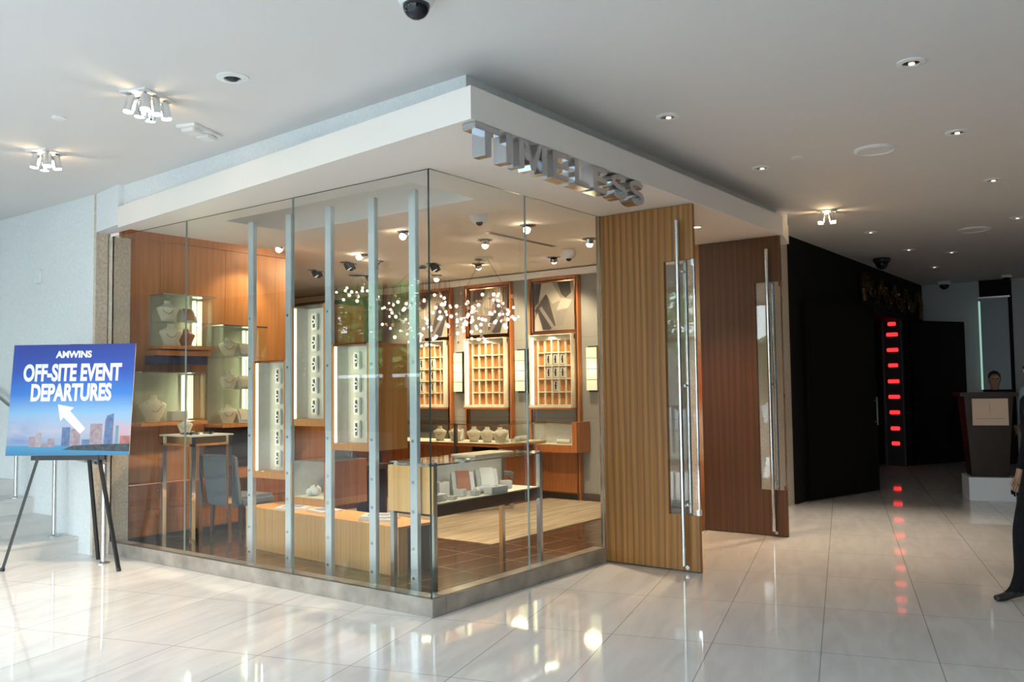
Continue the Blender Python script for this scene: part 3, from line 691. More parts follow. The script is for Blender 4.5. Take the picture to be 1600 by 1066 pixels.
# ---- low bench with magazines
bx = thing('low_bench', 'long low pale oak bench standing behind the chrome posts', 'bench', (.80, 1.10, .005), math.radians(-4.2))
MB().box(0, .42, 0, 2.27, .0, .385).build('front_box', 'paleoak', bx); MB().box(-.004, .424, -.004, 2.274, .385, .405).build('top_board', 'paleoak', bx)
MB().box(.10, .424, -.006, 0, .0, .383).build('end_panel', 'darksteel', bx)
def magazine(loc, rz, label, n=2):
    t = thing('magazine', label, 'magazine', loc, rz)
    MB().box(-.11, .11, -.15, .15, 0, .016).build('pages', 'paper', t)
    MB().box(-.111, .111, -.151, .151, .016, .0185).build('cover', 'white', t); MB().box(-.07, .06, -.09, .10, .0185, .0192).build('cover_picture', 'blueprint', t)
magazine((1.10, 2.80, .411), .5, 'white magazine on the left end of the oak bench'); magazine((1.12, 2.38, .411), -.2, 'thin magazine beside the second post on the oak bench')
magazine((1.03, 1.55, .411), .35, 'open white magazine at the right end of the oak bench')
magazine((1.05, 1.57, .4305), .6, 'upper magazine lying across the one at right bench end')

# ---- glass display table at the right glass
tb = thing('display_table', 'long glass display table with jewellery behind the right glass', 'display table', (.485, .42, .005))
TX, TY = 1.43, .46
for x, y in ((0, 0), (TX-.04, 0), (0, TY-.04), (TX-.04, TY-.04)): MB().box(x, x+.04, y, y+.04, 0, .985).build('leg', 'steel', tb)
MB().box(.04, TX-.04, .005, TY-.005, .575, .665).build('apron', 'darkwood', tb)
MB().box(-.012, .0, -.004, TY+.01, .60, .955).build('end_panel', 'paleoak', tb)
MB().box(.02, TX-.02, .02, TY-.02, .665, .672).build('lining', 'cream', tb)
MB().box(.02, TX-.02, TY-.03, TY-.01, .672, .96).build('back_panel', 'greyfab', tb)
MB().box(.04, TX-.04, .008, .014, .67, .965).build('glass_front', 'caseglass', tb)
MB().box(0, TX, 0, TY, .972, .984).build('glass_top', 'caseglass', tb)
MB().box(0, TX, -.002, .016, .962, .972).box(0, TX, TY-.016, TY, .962, .972).box(0, .016, 0, TY, .962, .972).box(TX-.016, TX, 0, TY, .962, .972).build('top_rail', 'chrome', tb)
MB().box(.62, 1.15, .10, .36, .984, .998).build('tray', 'cream', tb)

light('table_case_fill', 'AREA', (1.2, .47, 1.36-.40), 1.3, (1, .93, .82), (1.2, .62, .6), shape='RECTANGLE', size=1.3, size_y=.03)  # added fill light to brighten the jewellery; the table has no lamp here
def block(loc, sx, sy, sz, rz, label):
    t = thing('jewellery_block', label, 'jewellery stand', loc, rz)
    MB().box(-sx/2, sx/2, -sy/2, sy/2, 0, sz, .004).build('block', 'greyfab', t); MB().lathe([(.016, 0), (.018, .003), (.016, .006)], c=(0, 0, sz), seg=14).build('ring', 'brass', t)
def ramp(loc, rz, s, label, m='tan'):
    t = thing('necklace_ramp', label, 'jewellery stand', loc, rz)
    w_ = .085*s
    pts = [(.0, .0), (.16*s, .0), (.16*s, .02*s), (.145*s, .11*s), (.115*s, .155*s), (.085*s, .16*s), (.045*s, .10*s), (.0, .02*s)]
    MB().ext([(p[0]-.08*s, -w_, p[1]) for p in pts], (0, 2*w_, 0)).build('ramp', 'greyfab', t)
    pts2 = [(.005, .0305), (.05, .1165), (.09, .167), (.088, .170), (.045, .119), (.0, .0335)]
    MB().ext([((p[0]-.08)*s, -w_*.62, p[1]*s) for p in pts2], (0, 2*w_*.62, 0)).build('facing', m, t)
    mb = MB()
    for i in range(9):
        a = math.pi*i/8; mb.sph((-.02*s-.025*s*math.sin(a), -w_*.5*math.cos(a), .115*s-.03*s*math.sin(a)), .006*s, 8)
    mb.build('necklace', 'brass', t, smooth=True)
def ring_roll(loc, rz, label, s=1.0):
    t = thing('ring_roll', label, 'jewellery stand', loc, rz)
    MB().cyl((-.12*s, 0, .035*s), (.12*s, 0, .035*s), .033*s, seg=18).build('roll', 'whitepad', t, smooth=False)
    mb = MB()
    for i in range(8): mb.cyl((-.1*s+i*.028*s, 0, .036*s), (-.09*s+i*.028*s, 0, .036*s), .0365*s, seg=18)
    mb.build('bangle', 'greyfab', t)
def bust(loc, rz, s, label, m='cream'):
    """necklace bust: shoulders, neck and sloping chest"""
    t = thing('necklace_bust', label, 'jewellery bust', loc, rz)
    MB().lathe([(.058*s, 0), (.072*s, .04*s), (.098*s, .10*s), (.112*s, .13*s), (.104*s, .148*s), (.062*s, .166*s), (.038*s, .182*s), (.034*s, .21*s), (.036*s, .216*s)], seg=22, sx=.5).build('bust', m, t, smooth=True)
    MB().box(-.05*s, .05*s, -.06*s, .06*s, -.0, .004*s).build('base', 'cream', t)
    mb = MB()
    for i in range(13):
        a = math.pi*i/12; mb.sph((-.034*s-.022*s*math.sin(a), .055*s*math.cos(a), .155*s-.075*s*math.sin(a)), .006*s, 8)
    mb.build('necklace', 'brass', t, smooth=True)
zt = .678
ramp((.69, .69, zt), .9, 1.0, 'rust faced necklace ramp at the left of the long glass table')
block((.64, .53, zt), .16, .09, .055, .1, 'grey block nearest the glass corner in the long glass table'); block((.79, .50, zt), .07, .06, .03, .2, 'little low grey block beside the leftmost block')
block((.88, .69, zt), .10, .09, .12, -.3, 'tall pale grey block mid left in the long glass table')
block((.98, .58, zt), .07, .09, .06, .3, 'grey ring block in the middle of the long glass table'); block((1.10, .52, zt), .07, .06, .04, -.2, 'small slanted grey block in front of the ring roll')
ramp((1.15, .70, zt), .9, 1.1, 'rust faced necklace ramp behind the white ring roll')
ring_roll((1.26, .567, zt), .05, 'white ring roll with silver bangles in the long glass table', .85)
block((1.33, .485, zt), .22, .09, .055, 0, 'widest grey block at front right of the long glass table')
block((1.62, .60, zt), .09, .07, .07, -.4, 'slanted grey block alone at the right end of the glass table')
ramp((1.48, .71, zt), .9, 1.1, 'pale necklace ramp at the rear right of the glass table', 'whitepad')

# ---- rug and stool
tag(MB().prism([(2.36, 1.36), (5.65, 1.36), (5.65, 2.93), (4.60, 2.93), (4.60, 6.5), (2.36, 6.5)], .006, .016).build('rug', 'rug'), 'cream streaked rug on the dark tiles of the shop', 'rug')
st = thing('stool', 'low steel framed stool standing on the cream rug behind the glass table', 'stool', (4.13, 2.84, .016), math.radians(-19))
for s in (-1, 1): MB().box(s*.39-.02, s*.39+.02, -.02, .02, 0, .42).box(s*.39-.02, s*.39+.02, .32, .36, 0, .42).build('leg', 'steel', st)
MB().box(-.37, .37, -.015, .015, 0, .02).build('floor_runner', 'steel', st); MB().box(-.42, .42, -.03, .37, .42, .47, .01).build('seat', 'chairfab', st)

# ---- L shaped glass counter
ct = thing('glass_counter', 'L shaped glass jewellery counter on red brown base at the back', 'counter', (4.62, 2.97, .005))
MB().box(.14, .62, .16, 2.9, 0, .77).box(.14, 1.02, .14, .60, 0, .77).build('base_cabinet', 'redwood', ct)
MB().box(0, .68, 0, 2.95, .77, .805).box(.68, 1.04, 0, .64, .77, .805).build('counter_board', 'redwood', ct)
MB().box(.02, .66, .02, 2.93, .805, .812).box(.66, 1.02, .02, .62, .805, .812).build('lining', 'cream', ct)
MB().box(.0, .008, 0, 2.95, .81, 1.07).box(.0, 1.04, 0, .008, .81, 1.07).build('glass_front', 'caseglass', ct)
MB().box(0, .68, 0, 2.95, 1.07, 1.082).box(.68, 1.04, 0, .64, 1.07, 1.082).build('glass_top', 'caseglass', ct)
MB().box(-.004, .016, 0, 2.95, 1.055, 1.068).box(0, 1.04, -.004, .016, 1.055, 1.068).box(-.004, .010, 0, 2.95, .795, .812).box(0, 1.04, -.004, .01, .795, .812).build('edge_rail', 'brass', ct)
MB().box(-.01, .03, .76, .80, 0, 1.075).build('post', 'darksteel', ct); MB().box(-.01, .03, 2.2, 2.24, 0, 1.075).build('post', 'darksteel', ct)
zc_ = .822
for i, (x, y, r, s, lab) in enumerate(((4.80, 3.12, .6, .95, 'cream bust nearest the corner of the L shaped counter'), (4.83, 3.36, .4, .95, 'second cream bust from the corner of the L shaped counter'),
                         (4.84, 3.60, .3, .95, 'third cream bust just right of the counter post'), (4.84, 3.93, .2, .95, 'cream bust just left of the dark counter post'), (4.84, 4.22, .2, .95, 'furthest left cream bust along the counter'), )):
    bust((x, y, zc_), r, s, lab)
ramp((4.98, 3.22, zc_), .8, 1.0, 'cream ramp behind the corner bust on the counter', 'cream'); ramp((5.02, 4.05, zc_), .5, 1.0, 'brown faced ramp left of the counter post', 'tan')
ring_roll((5.25, 3.10, zc_), 0, 'pale ring roll on the right arm of the counter'); block((5.05, 3.06, zc_), .12, .08, .04, .2, 'flat grey block on the right arm of the counter')
# ---- built in base cabinet and wall vitrine
t = thing('wall_cabinet', 'red brown base cabinet under the small vitrine at back wall', 'cabinet', (5.70, 2.83, .005))
MB().box(0, .05, -.37, .37, .10, .66).build('door_panel', 'redwood', t); MB().box(-.004, .05, -.37, .37, .085, .10).build('bottom_trim', 'bronze', t); MB().box(.02, .05, -.37, .37, 0, .085).build('toe_kick', 'black', t)
t = thing('wall_vitrine', 'small wooden vitrine with glass front projecting from the back wall', 'display case', (5.42, 2.83, .67))
MB().box(0, .34, -.52, .40, 0, .10).build('base_board', 'redwood', t); MB().box(0, .34, -.52, -.45, .10, .41).build('side_panel', 'redwood', t)
MB().box(.30, .34, -.45, .40, .10, .38).build('back_panel', 'greyfab', t); MB().box(0, .34, -.45, .40, .38, .39).build('glass_top', 'caseglass', t); MB().box(0, .006, -.45, .40, .10, .385).build('glass_front', 'caseglass', t)
MB().box(-.003, .012, -.45, .40, .378, .392).build('top_rail', 'brass', t)
MB().box(.02, .30, -.44, .38, .10, .106).build('lining', 'cream', t)
ring_roll((5.58, 2.62, .779), 1.57, 'cream ring roll inside the small wall vitrine', .9); lump((5.60, 2.44, .779), 'cream shell stand at the right end of the small wall vitrine', 0, .8)

# ---- back wall: bronze framed bays with picture above and lit watch case below
def bay(y0, y1, k):
    nm = ('right', 'middle', 'left')[k]
    f = thing('bay_frame', 'tall polished bronze frame around the %s watch case' % nm, 'frame', (5.74, (y0+y1)/2, .005), 0, 'bronze bay frames on the back wall')
    w_ = (y1-y0)/2
    for s in (-1, 1): MB().box(-.05, .03, s*w_-.013, s*w_+.013, .0, 3.10).build('upright', 'redwood', f)
    for s in (-1, 1): MB().box(-.058, -.05, s*(w_-.03)-.008, s*(w_-.03)+.008, .0, 3.06).build('bead', 'bronze', f)
    MB().box(-.05, .03, -w_, w_, 3.06, 3.10).build('head_rail', 'redwood', f); MB().box(-.045, .03, -w_, w_, 2.285, 2.325).build('mid_rail', 'bronze', f)
    # abstract picture
    p = thing('abstract_picture', ('grey and cream abstract picture above the right watch case', 'dark abstract picture half behind the chandelier', 'abstract picture above the left watch case')[k], 'picture', (5.735, (y0+y1)/2, 2.335))
    h = .715; v = w_-.05
    MB().box(0, .03, -v, v, 0, h).build('canvas', mat('picture ground %d' % k, (.27, .25, .20), .7), p)
    cols = [mat('picture dark %d' % k, (.055, .052, .05), .7), mat('picture cream %d' % k, (.44, .41, .33), .7), mat('picture grey %d' % k, (.24, .22, .20), .7)]
    rnd = random.Random(k)
    shp = [(0, [(-.95, .45), (-.35, .78), (.05, .12), (-.25, .04), (-.6, .05)]), (2, [(-.75, .48), (-.62, .52), (.0, .10), (-.12, .06)]), (0, [(-1, .98), (-.62, .98), (-.75, .6), (-1, .5)]),
           (1, [(-.6, .98), (-.1, .98), (.35, .62), (-.1, .55), (-.4, .76), (-.75, .62)]), (0, [(.15, .98), (.75, .98), (.8, .75), (.55, .65), (.35, .72)]), (1, [(.1, .42), (.35, .66), (.85, .6), (.65, .45)]),
           (2, [(.05, .38), (.6, .42), (.4, .12), (.12, .1)]), (1, [(-1, .2), (-.8, .4), (-.55, .02), (-1, .02)])]
    pm = MB()
    for j, (ci, pts) in enumerate(shp):
        pm.mat(ci); sgn = 1 if k == 0 else -1
        pm.ext([(-.001-.0004*j, -q[0]*v*sgn, q[1]*h) for q in pts], (.001, 0, 0))
    pm.build('painted_shapes', cols, p)
    fr = MB()
    for a in ((-v, -v+.018, 0, h), (v-.018, v, 0, h)): fr.box(-.012, 0, *a)
    fr.box(-.012, 0, -v, v, 0, .018).box(-.012, 0, -v, v, h-.018, h); fr.build('picture_frame', 'bronze', p)
    # watch case
    c = thing('watch_wall_case', ('lit wall case with seven watches right of the chandelier', 'lit wall case of empty orange cells behind the chandelier', 'lit wall case of orange cells next to the glass corner edge')[k], 'display case', (5.60, (y0+y1)/2, 1.30), 0, 'lit watch cases of the back wall')
    H = .98
    MB().box(.12, .14, -v, v, 0, H).build('back_panel', 'orange', c)
    MB().box(0, .14, v-.012, v, 0, H).build('side_panel', 'cream', c); MB().box(0, .14, -v, -v+.012, 0, H).build('side_panel', 'cream', c)
    MB().box(0, .14, -v, v, H, H+.012).build('top_panel', 'cream', c); MB().box(-.02, .14, -v, v, -.03, 0).build('ledge', 'cream', c); MB().box(-.018, .16, -v, v, -.055, -.03).build('under_board', 'redwood', c)
    g = MB(); n = 5; cw = (2*v-.12)/n
    for i in range(n+1): yy = -v+.03+i*cw; g.box(.085, .12, yy-.012, yy+.012, .0, H-.06)
    rh = (H-.06)/5
    for i in range(6): g.box(.08, .12, -v+.02, v-.08, i*rh-.006, i*rh+.012)
    g.box(.07, .12, -v, v, H-.06, H)
    g.build('cell_grid', 'cream', c)
    MB().box(.02, .04, v-.05, v-.02, .01, H-.02).build('light_strip', 'strip', c)
    MB().box(-.004, .0, -v+.012, v-.012, 0, H).build('glass_front', 'caseglass', c)
    light('wall_case_glow', 'AREA', (5.61, (y0+y1)/2, 1.30+H-.03), 2.6, (1, .85, .55), (5.70, (y0+y1)/2, 1.3), shape='RECTANGLE', size=.06, size_y=v*1.7)
    rows = ['top row', 'second row', 'third row', 'fourth row', 'bottom row']; colsn = ['first column', 'second column', 'third column', 'fourth column', 'fifth column']
    for (r, q) in (((1, 1), (1, 2), (1, 3), (2, 1), (2, 2), (2, 3), (3, 2)), (), ((1, 2), (1, 0), (2, 2), (2, 0), (3, 2), (3, 0)))[k]:
        yy = (y0+y1)/2+v-.09-(q+.5)*cw+.0
        put_watch((5.72, yy, 1.30+H-.06-(r+.5)*rh), 'watch in %s, %s from left of the %s wall case' % (rows[r], colsn[q], nm), 'watches in the wall cases')
bay(2.44, 3.25, 0); bay(3.60, 4.45, 1); bay(4.76, 5.55, 2)
def sconce(y, label):
    t = thing('wall_sconce', label, 'wall lamp', (5.78, y, 1.50), 0, 'lit sconces of the back wall')
    MB().box(-.09, 0, -.10, -.084, -.02, .61).box(-.012, 0, -.10, .10, -.02, .61).build('mount', 'black', t)
    for i in range(4): MB().box(-.10, -.012, -.083, .083, .004+i*.148, .144+i*.148, .004).build('glass_block', 'sconce', t)
    light('sconce_glow', 'POINT', (5.60, y, 1.8), 2.0, (1, .80, .48), shadow_soft_size=.12)
sconce(2.22, 'lit four block sconce beside the striped door edge'); sconce(3.43, 'lit four block sconce between right and middle watch cases'); sconce(4.60, 'lit four block sconce between middle and left watch cases')

# ---- teak wall: vitrines, tower, drawers, desk and chair
def shelf_case(name, label, loc, w_, h, d, shelves, parts=True):
    t = thing(name, label, 'display case', loc)
    MB().box(0, w_, d-.02, d, 0, h).build('back_panel', mat('mirror like back '+label[:6], (.42, .40, .33), .15), t)
    MB().box(0, w_, 0, .006, 0, h).box(0, .006, .006, d-.02, 0, h).box(w_-.006, w_, .006, d-.02, 0, h).build('glass_panel', 'caseglass', t)
    MB().box(-.01, w_+.01, -.01, d, -.035, 0).build('base_board', 'teak', t); MB().box(-.006, w_+.006, -.006, d, h, h+.012).build('top_rail', 'steel', t)
    for z in shelves: MB().box(.01, w_-.01, .01, d-.03, z, z+.008).build('glass_shelf', 'caseglass', t)
    MB().box(w_*.80, w_*.86, d-.036, d-.02, .02, h-.02).build('light_strip', 'greenlit', t); MB().box(w_*.91, w_*.985, d-.036, d-.02, .02, h-.02).build('light_strip', 'greenlit', t)
    light('vitrine_glow', 'AREA', (loc[0]+w_*.9, loc[1]+d-.06, loc[2]+h/2), 2.0, (.9, 1, .6), (loc[0], loc[1], loc[2]+h/2), shape='RECTANGLE', size=.05, size_y=h*.9)
    return t
shelf_case('glass_showcase', 'upper square greenish lit vitrine high on the teak wall', (.50, 4.10, 2.03), .60, .52, .255, (.24,))
shelf_case('glass_showcase', 'lower greenish lit vitrine with cream bust above the glass desk', (.28, 4.10, 1.25), .72, .50, .255, ())
shelf_case('tower_showcase', 'tall greenish glass tower of shelves on the teak wall', (1.17, 4.04, 1.20), .56, 1.06, .315, (.36, .72))
t = thing('wall_ledge', 'teak ledge with dark blue strip below the upper vitrine', 'shelf', (.45, 4.14, 1.84)); MB().box(0, .64, 0, .215, .09, .14).build('shelf_board', 'teak', t); MB().box(0, .62, .04, .2, 0, .09).build('blue_strip', 'bluedark', t)
bust((.66, 4.22, 2.035), 1.2, 1.05, 'cream bust on the floor of the upper lit vitrine'); bust((.85, 4.24, 2.035), 1.2, .85, 'smaller bust right in the upper lit vitrine', 'tan')
bust((.62, 4.22, 2.283), 1.2, 1.0, 'pale bust on the shelf of the upper lit vitrine', 'cream'); ramp((.86, 4.24, 2.28), 1.57, .9, 'ramp stand on the shelf of the upper lit vitrine', 'tan')
bust((.46, 4.215, 1.255), 1.4, 1.25, 'large cream bust at left in the lower lit vitrine'); block((.74, 4.22, 1.255), .18, .10, .10, 0, 'grey block right of the large cream bust in the lower vitrine')
for z, lab in ((1.207, 'bottom'), (1.575, 'middle'), (1.935, 'top')):
    bust((1.34, 4.20, z), 1.2, .95, 'pale bust at left on the %s level of the glass tower' % lab, ('cream', 'tan', 'cream')[int(z*2) % 3]); ramp((1.53, 4.2, z), 1.4, .9, 'ramp stand at right on the %s level of the glass tower' % lab, 'cream')
t = thing('tower_shelf', 'brown wooden cabinet with dark niche under the glass tower', 'cabinet', (1.15, 4.05, .62)); MB().box(0, .6, 0, .30, 0, .09).build('bottom_board', 'teak', t); MB().box(0, .6, .25, .30, .09, .54).build('back_panel', 'darkwood', t); MB().box(.56, .6, 0, .25, .09, .54).build('side_panel', 'darkwood', t)
dr = thing('drawer_cabinet', 'red brown drawer cabinet along the foot of the teak wall', 'cabinet', (.21, 4.28, .005))
MB().box(0, 2.0, 0, .075, .10, .61).build('carcass', 'redwood', dr); MB().box(0, 2.0, .02, .075, 0, .10).build('toe_kick', 'black', dr)
for i in range(3):
    for j in range(2):
        d_ = MB().box(.01+i*.66, .655+i*.66, -.018, 0, .115+j*.25, .352+j*.25).build('drawer', 'redwood', dr)
        MB().cyl((.33+i*.66, -.04, .30+j*.25), (.33+i*.66, -.018, .30+j*.25), .015).build('knob', 'brass', d_)
dk = thing('tall_desk', 'high glass topped desk on chrome legs behind the left glass', 'desk', (.46, 3.52, .005))
for x, y in ((0, 0), (.41, 0), (0, .50), (.41, .50)): MB().box(x, x+.04, y, y+.04, 0, 1.11).build('leg', 'chrome', dk)
MB().box(0, .45, 0, .54, 1.02, 1.04).build('apron', 'teak', dk); MB().box(-.01, .46, -.01, .55, 1.11, 1.125).build('top', 'whitepad', dk); MB().box(.02, .43, .02, .52, 1.04, 1.11).build('top_frame', 'brass', dk)
def spectacles(loc, rz, label):
    t = thing('bracelet', label, 'bracelet', loc, rz, 'dark bracelets on the high desk')
    mb = MB()
    for i in range(16):
        a = 2*math.pi*i/16; b = 2*math.pi*(i+1)/16
        mb.cyl((.04*math.cos(a), .05*math.sin(a), .012), (.04*math.cos(b), .05*math.sin(b), .012), .008, seg=6)
    mb.build('band', 'darksteel', t); MB().box(-.05, -.032, -.014, .014, 0, .024, .003).build('clasp', 'black', t)
for i, (x, y, r, lab) in enumerate(((.55, 3.63, .3, 'dark bracelet at the near corner of the high desk'), (.72, 3.64, 1.4, 'dark bracelet at the right end of the high desk'), (.54, 3.74, .9, 'dark bracelet in the middle of the high desk'), (.72, 3.92, 2.2, 'dark bracelet toward the wall on the high desk'))):
    spectacles((x, y, 1.131), r, lab)
bust((.60, 3.86, 1.131), .7, .7, 'small green lit cream bust at the back of the high desk')
def chair(loc, rz, label):
    t = thing('upholstered_chair', label, 'chair', loc, rz, 'blue grey upholstered chairs')
    MB().box(-.24, .24, -.24, .24, .36, .47, .03).build('seat', 'chairfab', t)
    mb = MB().box(-.27, -.20, -.235, .235, .38, .90, .02)
    for v in mb.b.verts: v.co.x -= (v.co.z-.38)*.14
    mb.build('backrest', 'chairfab', t)
    for x, y in ((-.21, -.2), (-.21, .2), (.2, -.2), (.2, .2)): MB().cyl((x*1.08, y*1.05, 0), (x, y, .37), .015, .024, seg=10).build('leg', 'darkwood', t)
chair((1.24, 3.80, .005), .12, 'blue grey upholstered chair seen from behind at the high desk'); chair((2.05, 3.55, .005), 3.3, 'second upholstered chair half hidden behind the first chrome post')
ds = thing('writing_desk', 'dark brown desk behind the first hanging watch case', 'desk', (1.36, 2.72, .005))
MB().box(0, 1.0, 0, .5, .70, .75).build('top', 'darkwood', ds); MB().box(.04, .07, .03, .47, 0, .70).build('side_panel', 'darkwood', ds); MB().box(.93, .96, .03, .47, 0, .70).build('side_panel', 'darkwood', ds); MB().box(.07, .93, .44, .46, .25, .70).build('modesty_panel', 'redwood', ds)

# ---- chandeliers of glass bubbles
def chandelier(label, c, ry, rz_, n, top, seed):
    rnd = random.Random(seed)
    t = thing('bubble_chandelier', label, 'chandelier', (c[0], c[1], top), 0, 'bubble chandeliers over the counter')
    MB().cyl((0, 0, -.03), (0, 0, 0), .12, seg=24).build('ceiling_plate', 'chrome', t)
    wires = MB(); zc2 = c[2]-top
    for k in range(n):
        while True:
            y, z = rnd.uniform(-1, 1), rnd.uniform(-1, 1)
            if y*y*.8+z*z*.9 < 1: break
        wav = .25*math.sin(3*y+seed)
        p = (rnd.uniform(-.22, .22), y*ry, zc2+max(-1, min(1, z*.8+wav))*rz_)
        MB().sph(p, rnd.uniform(.016, .026), 12).build('glass_bubble', 'bubblelit' if rnd.random() < .72 else 'bubble', t, smooth=True)
        wires.cyl((p[0], p[1], p[2]+.02), (p[0]*.9, p[1]*.97, min(-.02, zc2+rz_*1.05)), .0012, seg=4)
    for s in (-1, 1): wires.cyl((0, s*ry*.6, zc2+rz_*1.05), (0, s*.05, -.02), .003, seg=6)
    wires.build('wires', 'bronze', t)
chandelier('right bubble chandelier hanging before the middle watch case', (4.2, 2.88, 2.47), .52, .34, 100, Zc, 3)
chandelier('wide middle bubble chandelier crossing the glass corner edge', (4.2, 4.02, 2.55), .66, .42, 100, Zc, 5)
chandelier('small far left bubble chandelier between third and fourth posts', (4.2, 5.22, 2.90), .27, .13, 18, Zc, 9)

# ================================================================== RESTAURANT END
t = thing('red_lit_tower', 'dark tower with a column of glowing red bars in the doorway', 'light tower', (13.0, .10, 0))
MB().box(0, .10, -.17, .17, 0, 2.72).build('back_panel', 'black', t)
for s in (-1, 1): MB().box(-.06, .0, s*.17-.012, s*.17+.012, 0, 2.72).build('side_frame', 'darksteel', t)
for z, w_ in ((.42, .07), (.70, .08), (1.0, .09), (1.29, .10), (1.58, .10), (1.88, .085), (2.17, .10), (2.46, .10), (2.66, .07)):
    MB().box(-.03, 0, -w_, w_, z-.035, z+.035, .01).build('red_bar', 'red', t)
t = thing('relief', 'dull gilt carved relief above the dark restaurant doors', 'wall relief', (10.1, -.14, 2.88))
rb = MB(); rr = random.Random(4)
for i in range(26):
    x = .1+i*.145; z = .20+.11*math.sin(i*1.1); r = .10+.05*rr.random()
    pts = [(x+r*(1-.09*j)*math.cos(j*.7+i), -.03-.006*j, z+r*(1-.09*j)*math.sin(j*.7+i)) for j in range(10)]
    rb.tube(pts, .022, 6)
rb.build('scrolls', 'gold', t); MB().box(0, 3.9, -.014, .0, -.04, .50).build('backing', 'blackwood', t)
MB().tube([(3.85, -.04, .45), (3.95, -.05, .2), (3.9, -.05, -.1), (3.98, -.04, -.3)], .05, 8).build('end_scroll', 'gold', t); MB().tube([(.0, -.04, .42), (-.06, -.05, .2), (.0, -.05, .0)], .05, 8).build('end_scroll', 'gold', t)
pd = thing('host_podium', 'dark wooden host stand on a white plinth at the restaurant entrance', 'podium', (8.75, -2.05, 0), math.radians(18))
MB().box(-.30, .30, -.27, .27, 0, .30).build('plinth', 'stepblue', pd)
mb = MB()
mb.box(-.24, .24, -.24, .24, .30, 1.36)
for v in mb.b.verts:
    f = (v.co.z-.30)/1.06; v.co.x *= .85+.35*f; v.co.y *= .9+.3*f
mb.build('body', 'podiumwood', pd); MB().box(-.34, .34, -.34, .34, 1.36, 1.41).build('desk_top', 'podiumwood', pd)
MB().box(-.315, -.300, -.22, .20, .98, 1.33).build('menu_card', 'beige', pd)
MB().bar((-.3155, -.01, 1.12), (-.3155, .0, 1.28), .012, .003).box(-.3165, -.3145, -.18, .16, 1.065, 1.072).build('card_print', mat('faded brown print', (.34, .25, .20), .7), pd)

